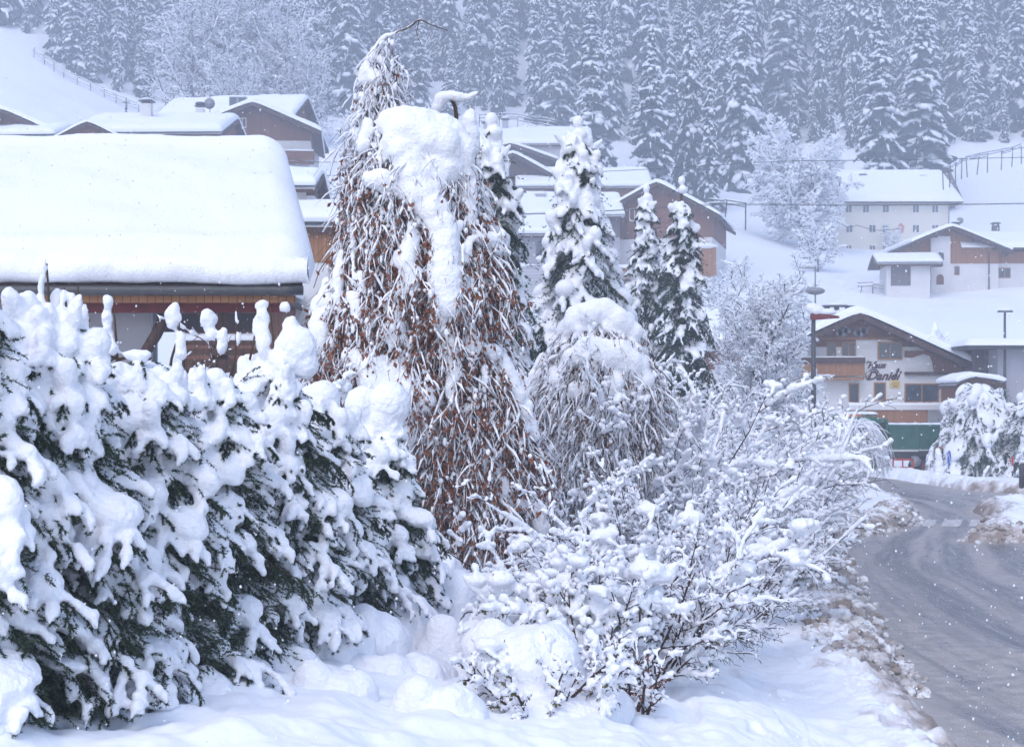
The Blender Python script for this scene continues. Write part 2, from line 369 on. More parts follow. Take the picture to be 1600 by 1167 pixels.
# trampled, ploughed-up snow beside the kerb: coarse lumps
lump = smooth(-0.3, 0.2, SD_) * smooth(1.6, 0.5, SD_) * smooth(90, 40, Y_)
Z_ += lump * (0.28 * np.abs(fbm(X_ * 3.2, Y_ * 3.2, 3)) + 0.12 * np.abs(fbm(X_ * 9, Y_ * 9, 2)))
foot = smooth(5.5, 2.5, np.abs(SD_ - 1.2) * 1.0) * smooth(40, 20, Y_)
Z_ -= foot * 0.07 * smooth(0.60, 0.80, vnoise(X_ * 2.9 + 2 * fbm(X_, Y_, 2), Y_ * 1.1))
Z_ += smooth(60, 25, Y_) * smooth(.5, 2, SD_) * (.03 * fbm(X_ * 7, Y_ * 3.5, 3) + .10 * fbm(X_ * 1.3, Y_ * .7, 3))
def snow_ground_mat():
    m = bpy.data.materials.new('snow_ground'); m.use_nodes = True; nt = m.node_tree; b = nt.nodes['Principled BSDF']
    b.inputs['Roughness'].default_value = 0.65; b.inputs['Specular IOR Level'].default_value = 0.15
    at = nt.nodes.new('ShaderNodeAttribute'); at.attribute_name = 'road_dist'
    tc = nt.nodes.new('ShaderNodeTexCoord')
    n = nt.nodes.new('ShaderNodeTexNoise'); n.inputs['Scale'].default_value = 1.6; n.inputs['Detail'].default_value = 7; nt.links.new(tc.outputs['Object'], n.inputs['Vector'])
    a = nt.nodes.new('ShaderNodeMath'); a.operation = 'MULTIPLY_ADD'; nt.links.new(n.outputs[0], a.inputs[0]); a.inputs[1].default_value = -2.6; a.inputs[2].default_value = 1.3
    s = nt.nodes.new('ShaderNodeMath'); s.operation = 'ADD'; nt.links.new(a.outputs[0], s.inputs[0]); nt.links.new(at.outputs['Fac'], s.inputs[1])
    r = nt.nodes.new('ShaderNodeValToRGB'); nt.links.new(s.outputs[0], r.inputs[0])
    r.color_ramp.elements[0].position = 0.0; r.color_ramp.elements[0].color = (0.27, 0.225, 0.20, 1)
    r.color_ramp.elements[1].position = 0.95; r.color_ramp.elements[1].color = (0.86, 0.88, 0.92, 1)
    e = r.color_ramp.elements.new(0.45); e.color = (0.56, 0.52, 0.51, 1)
    nt.links.new(r.outputs[0], b.inputs['Base Color'])
    n2 = nt.nodes.new('ShaderNodeTexNoise'); n2.inputs['Scale'].default_value = 7; n2.inputs['Detail'].default_value = 6; nt.links.new(tc.outputs['Object'], n2.inputs['Vector'])
    bp = nt.nodes.new('ShaderNodeBump'); bp.inputs['Strength'].default_value = 0.35; bp.inputs['Distance'].default_value = 0.05
    nt.links.new(n2.outputs[0], bp.inputs['Height']); nt.links.new(bp.outputs[0], b.inputs['Normal'])
    return m
ground = struct(grid_obj('ground', X_, Y_, Z_, snow_ground_mat(), {'road_dist': np.clip(SD_ + smooth(70, 110, Y_) * 3, -2, 6)}))

# ---------------------------------------------------------------- road
def road_mat():
    m = bpy.data.materials.new('wet_asphalt'); m.use_nodes = True; nt = m.node_tree; b = nt.nodes['Principled BSDF']
    at = nt.nodes.new('ShaderNodeAttribute'); at.attribute_name = 'across'
    al = nt.nodes.new('ShaderNodeAttribute'); al.attribute_name = 'along'
    cb = nt.nodes.new('ShaderNodeCombineXYZ'); nt.links.new(at.outputs['Fac'], cb.inputs[0]); nt.links.new(al.outputs['Fac'], cb.inputs[1])
    def noise(sc_, det=6, src=cb.outputs[0]):
        mp = nt.nodes.new('ShaderNodeMapping'); mp.inputs['Scale'].default_value = sc_; nt.links.new(src, mp.inputs[0])
        n = nt.nodes.new('ShaderNodeTexNoise'); n.inputs['Scale'].default_value = 1; n.inputs['Detail'].default_value = det; nt.links.new(mp.outputs[0], n.inputs['Vector']); return n.outputs[0]
    def Mm(op, *a):
        n = nt.nodes.new('ShaderNodeMath'); n.operation = op
        for i, v in enumerate(a):
            if isinstance(v, (int, float)): n.inputs[i].default_value = v
            else: nt.links.new(v, n.inputs[i])
        return n.outputs[0]
    def ramp(v, p0, p1):
        n = nt.nodes.new('ShaderNodeMapRange'); n.interpolation_type = 'SMOOTHSTEP'; nt.links.new(v, n.inputs[0]); n.inputs[1].default_value = p0; n.inputs[2].default_value = p1; return n.outputs[0]
    n1 = noise((1.7, 0.10, 1)); n2 = noise((5, 0.5, 1)); n3 = noise((0.45, 0.03, 1), 3)
    tc = nt.nodes.new('ShaderNodeTexCoord'); n4 = noise((3, 3, 3), 8, tc.outputs['Object']); n5 = noise((30, 30, 30), 4, tc.outputs['Object'])
    slush = Mm('MULTIPLY', ramp(Mm('ADD', Mm('MULTIPLY', n1, 0.7), Mm('MULTIPLY', n3, 0.5)), 0.45, 0.60), ramp(Mm('ADD', n2, Mm('MULTIPLY', n4, .6)), 0.45, 0.9))
    ae = nt.nodes.new('ShaderNodeAttribute'); ae.attribute_name = 'edge'; edge = ae.outputs['Fac']
    wob = Mm('ADD', at.outputs['Fac'], Mm('MULTIPLY', noise((0.25, 0.12, 1), 3), 1.1))
    rid = None
    for c, wd in ((-2.6, .16), (-1.15, .10), (0.55, .22), (2.0, .14), (3.6, .25)):
        v = ramp(Mm('ABSOLUTE', Mm('SUBTRACT', wob, c + .55)), wd * 1.6, wd * .3); rid = v if rid is None else Mm('MAXIMUM', rid, v)
    rid = Mm('MULTIPLY', rid, ramp(n5, .3, .62)); rid = Mm('MULTIPLY', rid, ramp(noise((6, .8, 1), 6), .38, .62))
    rut = None
    for c in (-1.9, -.3, 1.3, 2.8):
        v = ramp(Mm('ABSOLUTE', Mm('SUBTRACT', wob, c + .55)), .55, .2); rut = v if rut is None else Mm('MAXIMUM', rut, v)
    es = ramp(Mm('ADD', edge, Mm('MULTIPLY', n4, 1.6)), 2.1, 0.6)
    sl_ = Mm('MAXIMUM', Mm('MAXIMUM', Mm('MULTIPLY', Mm('MULTIPLY', slush, Mm('ADD', .45, Mm('MULTIPLY', ramp(n5, .35, .6), .55))), Mm('SUBTRACT', 1.0, Mm('MULTIPLY', rut, .85))), Mm('MULTIPLY', rid, .9)), es)
    ra = nt.nodes.new('ShaderNodeMix'); ra.data_type = 'RGBA'; nt.links.new(ramp(n5, 0.3, 0.7), ra.inputs[0])
    ra.inputs[6].default_value = (0.075, 0.078, 0.084, 1); ra.inputs[7].default_value = (0.20, 0.198, 0.20, 1)
    br = nt.nodes.new('ShaderNodeMix'); br.data_type = 'RGBA'; nt.links.new(n4, br.inputs[0])
    br.inputs[6].default_value = (0.30, 0.245, 0.20, 1); br.inputs[7].default_value = (0.62, 0.59, 0.58, 1)
    mx = nt.nodes.new('ShaderNodeMix'); mx.data_type = 'RGBA'; nt.links.new(sl_, mx.inputs[0]); nt.links.new(ra.outputs[2], mx.inputs[6]); nt.links.new(br.outputs[2], mx.inputs[7])
    nt.links.new(mx.outputs[2], b.inputs['Base Color'])
    nt.links.new(Mm('ADD', Mm('MULTIPLY', sl_, 0.35), Mm('MULTIPLY', ramp(n2, .35, .7), 0.25), ), b.inputs['Roughness'])
    rr = Mm('ADD', Mm('ADD', Mm('MULTIPLY', sl_, 0.35), Mm('MULTIPLY', ramp(n2, .35, .7), 0.22)), 0.20); nt.links.new(rr, b.inputs['Roughness'])
    b.inputs['Specular IOR Level'].default_value = 0.5
    bp = nt.nodes.new('ShaderNodeBump'); bp.inputs['Strength'].default_value = 0.5; bp.inputs['Distance'].default_value = 0.015
    nt.links.new(Mm('ADD', Mm('MULTIPLY', sl_, 1.0), Mm('MULTIPLY', n5, 0.25)), bp.inputs['Height']); nt.links.new(bp.outputs[0], b.inputs['Normal'])
    return m
# centre line of the curving road, used to run the tyre tracks along it
CL = np.array([(20, -10), (14, 10), (12.0, 24), (11.7, 32), (12.6, 42), (14.6, 50), (17, 57), (18.3, 64), (18.6, 70), (17.5, 76), (13, 81), (6, 86), (-10, 91), (-60, 93)], float)
_k = np.linspace(0, len(CL) - 1, 400); CLs = np.stack([np.interp(_k, np.arange(len(CL)), CL[:, i]) for i in (0, 1)], 1)
for _ in range(30): CLs[1:-1] = (CLs[:-2] + CLs[1:-1] * 2 + CLs[2:]) / 4
CLl = np.concatenate([[0], np.cumsum(np.hypot(*np.diff(CLs, axis=0).T))])
def track_coords(x, y):
    sh = x.shape; x = x.ravel(); y = y.ravel(); ac = np.empty(len(x)); al = np.empty(len(x))
    for s0 in range(0, len(x), 20000):
        xs, ys = x[s0:s0 + 20000, None], y[s0:s0 + 20000, None]
        d2 = (xs - CLs[None, :, 0]) ** 2 + (ys - CLs[None, :, 1]) ** 2; j = d2.argmin(1); j = np.clip(j, 1, len(CLs) - 2)
        t = CLs[j + 1] - CLs[j - 1]; t /= np.linalg.norm(t, axis=1, keepdims=True)
        rx = xs[:, 0] - CLs[j, 0]; ry = ys[:, 0] - CLs[j, 1]
        ac[s0:s0 + 20000] = rx * t[:, 1] - ry * t[:, 0]; al[s0:s0 + 20000] = CLl[j] + rx * t[:, 0] + ry * t[:, 1]
    return ac.reshape(sh), al.reshape(sh)
ux = np.linspace(-1.3, 1.5, 260); dy = np.concatenate([np.linspace(3, 24, 40), np.linspace(24.3, 101, 330)])
XR, YR = np.meshgrid(np.linspace(0, 1, 220), dy)
x0 = np.interp(dy, [3, 50, 78, 80, 101], [4, 8, 12, -62, -62]); x1 = np.interp(dy, [3, 50, 101], [60, 60, 70])
XX = x0[:, None] + (x1 - x0)[:, None] * XR ** 1.4
ac, al = track_coords(XX, YR)
sdr = road_sd(XX, YR)
road = struct(grid_obj('road', XX, YR, np.zeros_like(XX) + 0.0, road_mat(), {'across': ac, 'along': al, 'edge': -sdr}))
# ---------------------------------------------------------------- mountain forest of snow-laden spruces
def unit(v): return v / (np.linalg.norm(v, axis=-1, keepdims=True) + 1e-9)
def spruce_far(seed, h=26.0, R=3.6, thin=0.0, droop=1.0, detail=1.0):
    """crown of drooping boughs; each bough = ragged dark needle fringe under a white snow load. slots: needles, snow"""
    r = np.random.default_rng(seed); mb = MB()
    nz = int(h / (0.85 / detail)); zs = h * (0.05 + 0.95 * (np.arange(nz) + r.random(nz) * .6) / nz)
    C = []
    for z in zs:
        f = 1 - z / h; L = R * (f ** 0.75) * (0.9 + 0.25 * math.sin(z * 1.7 + seed)) + 0.25
        n = int((5 + 5 * f) * (1 - thin)) + 2
        a0 = r.random() * 6.28
        for k in range(n):
            a = a0 + k * 6.283 / n + r.normal() * .3; C.append((z + r.normal() * .45, a, L * (0.45 + 0.8 * r.random())))
    C = np.array(C); z, a, L = C.T; B = len(C)
    dirv = np.stack([np.cos(a), np.sin(a), np.zeros(B)], 1); side = np.stack([-np.sin(a), np.cos(a), np.zeros(B)], 1)
    t = np.linspace(0, 1, 5)
    dr = (0.35 + 0.75 * r.random(B)) * droop * (1.15 - .3 * z / h)
    zc = z[:, None] + L[:, None] * (0.18 * t - dr[:, None] * t ** 1.6)
    P = dirv[:, None] * (L[:, None] * t * 0.92)[..., None]; P[..., 2] = zc
    W = (L * .34 + .15)[:, None] * np.array([.25, .8, 1.0, .75, .1])
    # needle fringe: inverted V ribbons with ragged lower edges
    jl = 1 + r.normal(size=(B, 5)) * .35; jr = 1 + r.normal(size=(B, 5)) * .35
    dn = np.array([0, 0, -1.])
    Lf = P + side[:, None] * (W * jl)[..., None] + dn * (W * jl * (.75 + .3 * r.random((B, 5))))[..., None]
    Rt = P - side[:, None] * (W * jr)[..., None] + dn * (W * jr * (.75 + .3 * r.random((B, 5))))[..., None]
    V = np.stack([P, Lf, Rt], 2).reshape(B, 15, 3)
    q = []
    for i in range(4):
        q += [[3 * i, 3 * i + 1, 3 * i + 4, 3 * i + 3], [3 * i, 3 * i + 3, 3 * i + 5, 3 * i + 2]]
    q = np.array(q); Fq = (q[None] + (np.arange(B) * 15)[:, None, None]).reshape(-1, 4)
    mb.add(V.reshape(-1, 3), Fq, 0)
    # hanging tassels
    k = 3; idx = r.integers(1, 5, (B, k)); base = P[np.arange(B)[:, None], idx] + side[:, None] * (r.normal(size=(B, k)) * W[np.arange(B)[:, None], idx] * .7)[..., None]
    ln = 0.35 + .5 * r.random((B, k)); wd = .10 + .1 * r.random((B, k))
    th = r.random((B, k)) * 6.28; hv = np.stack([np.cos(th), np.sin(th), np.zeros_like(th)], -1)
    tv = np.stack([base + hv * wd[..., None], base - hv * wd[..., None], base + dn * ln[..., None]], 2).reshape(-1, 3)
    mb.add(tv, np.arange(len(tv)).reshape(-1, 3), 0)
    # snow loads: two or three flattened clumps along each bough
    sw = np.array([.35, .9, .8, .55]); 
    for j, tt in enumerate((0.35, 0.62, 0.86)):
        keep = r.random(B) < (0.9, 0.85, 0.75)[j]
        i0 = int(tt * 4); w = tt * 4 - i0; c = P[:, i0] * (1 - w) + P[:, i0 + 1] * w
        ax = unit(P[:, i0 + 1] - P[:, i0]); ln = L * .19 + .10; up = unit(np.cross(ax, side)); up[up[:, 2] < 0] *= -1
        off = r.normal(size=B) * W[:, i0 + 1] * .35
        A = np.stack([ax * (ln * (0.8 + .5 * r.random(B)))[:, None], side * (W[:, i0 + 1] * (.42 + .42 * r.random(B)))[:, None], up * (.15 + .09 * L * r.random(B))[:, None]], 1)
        mb.blobs((c + side * off[:, None] + up * .08)[keep], A[keep], 1, 0)
    mb.tubes(np.array([[[0, 0, -1.5], [0, 0, h * .5], [0, 0, h * .99]]]), np.array([[h * .011, h * .007, .03]]), 6, 2)
    mb.blobs([[0, 0, h * 1.0]], [[.14, .14, .4]], 1, 1)
    return mb
FM = [M['needle_far'], M['snow_far'], M['bark']]
far_meshes = [spruce_far(11 + i, 26, [3.6, 2.7, 4.3, 3.2, 3.9, 2.5, 3.4, 3.0][i], [0, .15, 0, .3, .1, .25, .4, 0][i], [1.0, 1.4, .8, 1.6, 1.1, 1.7, 1.3, .9][i], [1, .85, 1.1, .9, 1.2, 1.0, .75, 1.25][i]).mesh('snowy_spruce', FM) for i in range(8)]
def edge_px(px):   # forest edge row in the photo
    return np.interp(px, [-400, 0, 100, 170, 290, 500, 640, 760, 900, 985, 1060, 1140, 1210, 1300, 1450, 1530, 1600, 2000], [-60, 40, 98, 138, 172, 182, 172, 172, 196, 225, 262, 252, 226, 232, 236, 216, 214, 200])
forest = []
fr = np.random.default_rng(5)
def ray_ground(px, py, d0=120, d1=520):
    d = np.arange(d0, d1, 1.0); z = base_z((px - 800) / F * d, d); row = HOR - (z - CZ) / d * F
    j = np.argmax(row <= py); return float(d[j]) if (row <= py).any() else float(d1)
def put_forest(x, y, s, k, lab):
    z = GZ(x, y) - 0.4
    o = link(far_meshes[k], 'spruce_tree', None, (x, y, z)); w = fr.uniform(.75, 1.15)
    o.scale = (s * w, s * w, s); o.rotation_euler = (fr.normal() * .03, fr.normal() * .03, fr.random() * 6.28)
    tag(o, lab, 'spruce tree', 'spruces of the hazy mountain forest'); forest.append((x, y)); return o
LABF = 'tall snow-laden spruce in the dense blue-grey forest on the mountainside'
cands = []
for row in range(14):
    step = [34, 44, 52, 58, 60, 60, 60, 60, 60, 60, 60, 60, 60, 60][row]
    for px in np.arange(-60, 1670, step):
        p = px + fr.uniform(-.4, .4) * step + (row % 2) * step / 2
        if 235 < p < 480 and row < 3: continue         # frosted broadleaf grove stands here
        d = ray_ground(p, edge_px(p)) + 1.5 + row * 6.5 + fr.uniform(-2.5, 2.5)
        x = WX(p, d); s = fr.choice([.62, .8, .95, 1.1, 1.3], p=[.12, .2, .28, .25, .15]) * fr.uniform(.92, 1.1) * (0.55 if row == 0 and fr.random() < .45 else 1)
        top = HOR - (GZ(x, d) - CZ) / d * F
        if top < -12: continue
        cands.append((x, d, s, fr.integers(8)))
NF = 262
for c in cands[:NF]: put_forest(*c[:3], int(c[3]), LABF)
mass = MB()                                            # the farther wood above reads as one mass
lowm = [spruce_far(70 + i, 26, 3.8, 0, 1.2, .55) for i in range(2)]
for c in cands[NF:] + [(fr.uniform(-190, 190), fr.uniform(375, 450), 1.0, 0) for _ in range(220)]:
    src = lowm[int(c[3]) % 2]; o_ = np.array([c[0], c[1], GZ(c[0], c[1]) - .4]); Rm = rotz(fr.random() * 6.28) * c[2]; n0 = mass.n
    for v in src.V: mass.V.append(v @ Rm.T + o_); mass.n += len(v)
    for f, m_, sm in src.Fc: mass.Fc.append((f + n0, m_, sm))
struct(mass.build('forest', FM), 'stuff', 'dense snowy spruce forest high on the mountainside, fading into the haze')
print('forest', len(cands))
# ---------------------------------------------------------------- buildings
def window(parent, T, x, z, w, h, frame=None, mull=1, bar=0, name='window', sill=False, y=0.0):
    """frame + mullions in the facade plane of transform T (local x along wall, -y outwards); pane is a sub-part"""
    frame = frame or M['frame_white']; f = MB(); t = min(.09, w * .12)
    x0, x1, z0, z1 = x - w / 2, x + w / 2, z, z + h; ya, yb = y - .07, y + .03
    f.box(x0, x0 + t, ya, yb, z0, z1, 0, T); f.box(x1 - t, x1, ya, yb, z0, z1, 0, T)
    f.box(x0 + t, x1 - t, ya, yb, z0, z0 + t, 0, T); f.box(x0 + t, x1 - t, ya, yb, z1 - t, z1, 0, T)
    for k in range(1, mull + 1):
        xm = x0 + (x1 - x0) * k / (mull + 1); f.box(xm - t * .45, xm + t * .45, ya + .01, yb, z0 + t, z1 - t, 0, T)
    if bar: f.box(x0 + t, x1 - t, ya + .02, yb, z0 + h * .62, z0 + h * .62 + .05, 0, T)
    if sill: f.box(x0 - .06, x1 + .06, ya - .10, yb, z0 - .06, z0 - .003, 0, T)
    o = f.build(name, frame, parent)
    p = MB(); p.box(x0 + t, x1 - t, y - .035, y + .02, z0 + t, z1 - t, 0, T); p.build('pane', M['glass'], o)
    return o
def TF(loc=(0, 0, 0), rz=0):
    T = np.eye(4); T[:3, :3] = rotz(rz); T[:3, 3] = loc; return T
def roof_profile(wl, wr, H, s):
    return lambda x: H + s * np.where(x < 0, wl + x, (wr - x) * wl / wr)
def chalet(name, label, loc, rz, wl, wr, L, H, s, oh=1.0, og=1.2, T=0.55, zt=None, wall='plaster', timber='wood_brown', roofm='wood_dark', cat='house', asym=False, wave=.06, group=None):
    """gable house: front gable faces local -y at y=0, ridge along +y at x=0; wl/wr half widths, H eave height, s slope"""
    r = thing(name, label, cat, loc, rz, group)
    sR = s if asym else s * wl / wr
    rz_ = H + s * wl
    HR = rz_ - sR * wr
    roofz = lambda x: np.where(x < 0, rz_ + s * x, rz_ - sR * x)
    zt = H if zt is None else zt
    xl_ = -wl if zt <= H else -(rz_ - zt) / s; xr_ = wr if zt <= HR else (rz_ - zt) / sR
    lo = [(-wl, -9), (wr, -9), (wr, min(zt, HR) - .001)] + ([(xr_, zt - .001)] if zt > HR else []) + ([(xl_, zt - .001)] if zt > H else []) + [(-wl, min(zt, H) - .001)]
    if zt > 0:
        b = MB(); b.prism(lo, 0, L); b.build('wall', M[wall], r)
    e = .04
    hi = [(xl_ - e, zt), (xr_ + e, zt)] + ([(wr + e, HR - .02)] if zt < HR - .05 else []) + [(0, rz_ - .02)] + ([(-wl - e, H - .02)] if zt < H - .05 else [])
    b = MB(); b.prism(hi, -e, L + e); b.build('timber_gable', M[timber], r)
    t = .22
    xs = np.array([-wl - oh, 0, wr + oh]); top = roofz(xs) + t
    b = MB(); b.prism([(xs[0], top[0] - t), (xs[0], top[0]), (0, top[1]), (xs[2], top[2]), (xs[2], top[2] - t), (0, top[1] - t * 1.05)], -og, L + og, 0)
    # rafters ends and barge boards
    for y0 in (-og - .06, L + og + .0):
        b.prism([(xs[0] - .05, top[0] - t - .12), (xs[0] - .05, top[0] + .05), (0, top[1] + .05), (xs[2] + .05, top[2] + .05), (xs[2] + .05, top[2] - t - .12), (0, top[1] - t - .14)], y0, y0 + .055, 0)
    for xx in (xs[0] + .25, -wl * .5, 0, wr * .5, xs[2] - .25):
        zz = float(roofz(np.array(xx)))
        b.box(xx - .09, xx + .09, -og + .02, -.05, zz - .24, zz + .01, 0)
    b.build('roof', M[roofm], r)
    # snow blanket with rounded, slightly sagging edges
    nx, ny = 61, max(24, int(L * 2.2)); bx = .16
    u = np.linspace(-1, 1, nx); u = np.sign(u) * (1 - (1 - np.abs(u)) ** 1.5); v = np.linspace(-1, 1, ny); v = np.sign(v) * (1 - (1 - np.abs(v)) ** 1.5)
    Ug, Vg = np.meshgrid(u, v); xc, hw = (xs[0] + xs[2]) / 2, (xs[2] - xs[0]) / 2; yc, hl = L / 2, L / 2 + og
    ed = np.minimum((1 - np.abs(Ug)) * hw, (1 - np.abs(Vg)) * hl)
    prof = np.sqrt(np.clip(1 - (1 - np.clip(ed / (T * 1.1), 0, 1)) ** 2, 0, 1))
    bulge = np.sin(np.clip(prof, 0, 1) * np.pi) * bx
    X = xc + Ug * hw; Y = yc + Vg * hl
    ex = np.clip((np.abs(Ug) * hw - (hw - .5)) / .5, 0, 1); ey = np.clip((np.abs(Vg) * hl - (hl - .5)) / .5, 0, 1)
    sd_ = abs(hash(label)) % 97 if False else (len(label) * 7.3 + wl * 3)
    rid = (rz_ + t) - np.sqrt((s * X) ** 2 + .05) + np.sqrt(.05)
    zr = np.where(X < 0, rid, (rz_ + t) - np.sqrt((sR * X) ** 2 + .05) + np.sqrt(.05))
    thick = T * prof * (1 + 2.2 * wave * fbm(X * .5 + sd_, Y * .5 + sd_, 4) * 4) + prof * .05 * fbm(X * 3 + sd_, Y * 3, 2)
    Zt = zr + thick + .01
    Xo = X + np.sign(Ug) * bulge * ex; Yo = Y + np.sign(Vg) * bulge * ey
    b = MB(); i = np.arange(ny - 1)[:, None] * nx + np.arange(nx - 1)[None]; q = np.stack([i, i + 1, i + nx + 1, i + nx], -1).reshape(-1, 4)
    b.add(np.stack([Xo, Yo, Zt], -1).reshape(-1, 3), q, 0)
    zb = np.where(X < 0, rz_ + s * X, rz_ - sR * X) + t + .006
    b.add(np.stack([X, Y, zb], -1).reshape(-1, 3), q[:, ::-1], 0)
    b.build('snow_cover', M['snow_far' if loc[1] > 80 else 'snow'], r)
    r['_rz'] = 0; del r['_rz']
    return r, roofz
def chimney(parent, x, y, z0, h, w=.6, m='plaster', snow=.3, cap=True, name='chimney'):
    b = MB(); b.box(x - w / 2, x + w / 2, y - w / 2, y + w / 2, z0, z0 + h)
    o = b.build(name, M[m], parent)
    if cap:
        b = MB(); b.box(x - w * .7, x + w * .7, y - w * .7, y + w * .7, z0 + h + .22, z0 + h + .3)
        for sx in (-1, 1): b.box(x + sx * w * .4 - .04, x + sx * w * .4 + .04, y - w * .35, y + w * .35, z0 + h + .002, z0 + h + .218)
        b.build('cap', M['metal_dark'], o); zz = z0 + h + .3
    else: zz = z0 + h
    b = MB(); b.blobs([[x, y, zz + snow * .45]], [[w * .68, w * .68, snow * .6]], 0, 2); b.build('snow', M['snow_far'], o)
    return o
def balcony(parent, x0, x1, y, z, depth=1.2, h=1.0, m='wood_brown', snow=.18, T=None):
    b = MB(); b.box(x0, x1, y - depth, y - .05, z - .18, z, 0, T); b.box(x0, x1, y - depth - .05, y - depth + .02, z + .12, z + h, 0, T)
    b.box(x0 - .05, x1 + .05, y - depth - .10, y - depth + .07, z + h + .003, z + h + .09, 0, T)
    for k in range(int((x1 - x0) / 1.5) + 2):
        xx = x0 + (x1 - x0) * k / (int((x1 - x0) / 1.5) + 1); b.box(xx - .05, xx + .05, y - depth + .022, y - depth + .10, z, z + h, 0, T)
    o = b.build('balcony', M[m], parent)
    s = MB(); n = 14; xs = np.linspace(x0, x1, n); P = np.stack([xs, np.full(n, y - depth), np.full(n, z + h + .09 + snow * .4)], 1)
    if T is not None: P = xf(P, T)
    s.tubes(P[None], (snow * .55 + rng.random((1, n)) * .03), 8); s.build('rail_snow', M['snow'], o)
    return o

def place(px, d, py_base=None):
    return (WX(px, d), d, WZ(py_base, d) if py_base is not None else GZ(WX(px, d), d))

# --- the big farm roof at the left, eave towards the camera --------------------------------
def big_barn():
    d0 = 30.0; sc_ = F / d0                    # eave plane
    r = thing('farmhouse', 'long farmhouse with a deep smooth blanket of snow on its roof behind the spruce hedge', 'house', (0, 0, 0))
    xr = WX(473, d0); xl = -19.0; ze = WZ(460, d0); yr = 38.5; zr = WZ(214, yr) - .72; xrr = WX(428, yr)
    y1 = d0 + 1.5
    gz = 2.4
    # walls (plaster) set back under the eave; the right bay is open
    b = MB(); b.box(xl + 1, WX(246, y1), y1, 46, gz - 1, ze + .25); b.build('wall', M['plaster_grey'], r)
    b = MB(); b.box(WX(246, y1) + .004, WX(300, y1 + 3), y1 + 3, y1 + 3.2, gz, ze + 1.2); b.build('bay_wall', M['plaster_grey'], r)
    # roof plate: rafters and boarding (hip-less lean towards camera, ridge at yr, falls away behind)
    k = (zr - ze) / (yr - d0); t = .2
    b = MB(); b.prism([(d0, ze), (d0, ze + t), (yr, zr + t), (yr * 2 - d0, ze + t), (yr * 2 - d0, ze), (yr, zr)], xl, xr, 0, axis=0); b.build('roof', M['wood_dark'], r)
    b = MB()
    for x in np.arange(xl + .4, xr - .1, .82): b.prism([(d0 + .12, ze - .17), (d0 + .12, ze - .004), (d0 + 3.0, ze + 3.0 * k - .05), (d0 + 3.0, ze + 3 * k - .25)], x - .08, x + .08, 0, axis=0)
    b.box(xl, xr - .15, d0 + .02, d0 + .10, ze - .16, ze - .02)
    b.build('rafter', M['wood_orange'], r)
    b = MB(); n = 40; xs = np.linspace(xl, xr + .02, n)
    b.tubes(np.stack([xs, np.full(n, d0 - .10), np.full(n, ze + .07)], 1)[None], np.full((1, n), .095), 10); b.build('gutter', M['metal_dark'], r)
    b = MB(); b.box(WX(150, y1), xr - .45, d0 + .55, d0 + .80, ze - .32, ze - .05); b.build('purlin', M['red_dark'], r)
    # posts with curved braces of the open bay
    for px, w in ((262, .20), (345, .30)):
        x = WX(px, d0 + .68); b = MB(); b.box(x - w / 2, x + w / 2, d0 + .56, d0 + .78, gz + .2, ze - .323)
        if px == 262:
            P = np.array([[x - .02, d0 + .50, ze - .40], [x - .18, d0 + .5, ze - .75], [x - .42, d0 + .5, ze - 1.15], [x - .50, d0 + .5, ze - 1.7], [x - .50, d0 + .5, gz + .5]])
            b = MB(); b.tubes(P[None], np.full((1, 5), .12), 6)
        b.build('post', M['wood_dark'], r)
    x0, x1 = WX(288, d0 + .7), WX(425, d0 + .7); z = WZ(532, d0 + .7)
    b = MB(); b.box(x0, x1, d0 + .45, d0 + .55, z - .10, z); b.box(x0, x1, d0 + .45, d0 + .55, z - .30, z - .17); b.box(x0, x1, d0 + .47, d0 + .53, z - .9, z - .38)
    b.build('railing', M['wood_dark'], r)
    b = MB(); xs = np.linspace(x0, x1, 20); b.tubes(np.stack([xs, np.full(20, d0 + .5), np.full(20, z + .05)], 1)[None], .07 + rng.random((1, 20)) * .02, 8); b.build('rail_snow', M['snow'], r)
    b = MB(); b.box(WX(395, d0 + .55), WX(407, d0 + .55), d0 + .5, d0 + .58, ze - 1.0, ze - .55); b.build('lantern', M['metal_grey'], r)
    # snow blanket: front slope to ridge, rolled lip over the gutter, right gable edge leaning in towards the ridge
    nx, ny = 420, 150; u = np.linspace(0, 1, nx); v = np.linspace(0, 1, ny)
    Ug, Vg = np.meshgrid(1 - (1 - u) ** 1.8, v)
    # profile path in (y,z): start at gutter underside, bulge out, then up slope to the ridge, over and down the back
    T = .62
    pts = [(d0 + .02, ze + .19), (d0 - .20, ze + .20), (d0 - .26, ze + .34), (d0 - .25, ze + .52), (d0 - .14, ze + .70), (d0 + .10, ze + .86), (d0 + .5, ze + .5 * k + T + .2 + .12)]
    for yy in np.linspace(d0 + 1.0, yr - .9, 26): pts.append((yy, ze + (yy - d0) * k + T + t + .12 * math.sin((yy - d0) * .5)))
    pts += [(yr - .4, zr + T + t - .12), (yr, zr + T + t - .10), (yr + .5, zr + T + t - .2)]
    for yy in np.linspace(yr + 1.2, yr * 2 - d0, 12): pts.append((yy, zr - (yy - yr) * k + T + t))
    pts = np.array(pts); ln = np.concatenate([[0], np.cumsum(np.hypot(*np.diff(pts, axis=0).T))]); s = v * ln[-1]
    yv = np.interp(s, ln, pts[:, 0]); zv = np.interp(s, ln, pts[:, 1])
    Y = np.repeat(yv[:, None], nx, 1); Zt = np.repeat(zv[:, None], nx, 1)
    xe = np.full(ny, xr + .12)[:, None]
    X = xl + (xe - xl) * Ug
    edge = (xe - X); e = np.clip(edge / .75, 0, 1); pr = np.sqrt(1 - (1 - e) ** 2)
    roofz = np.where(Y < yr, ze + (Y - d0) * k, zr - (Y - yr) * k) + t
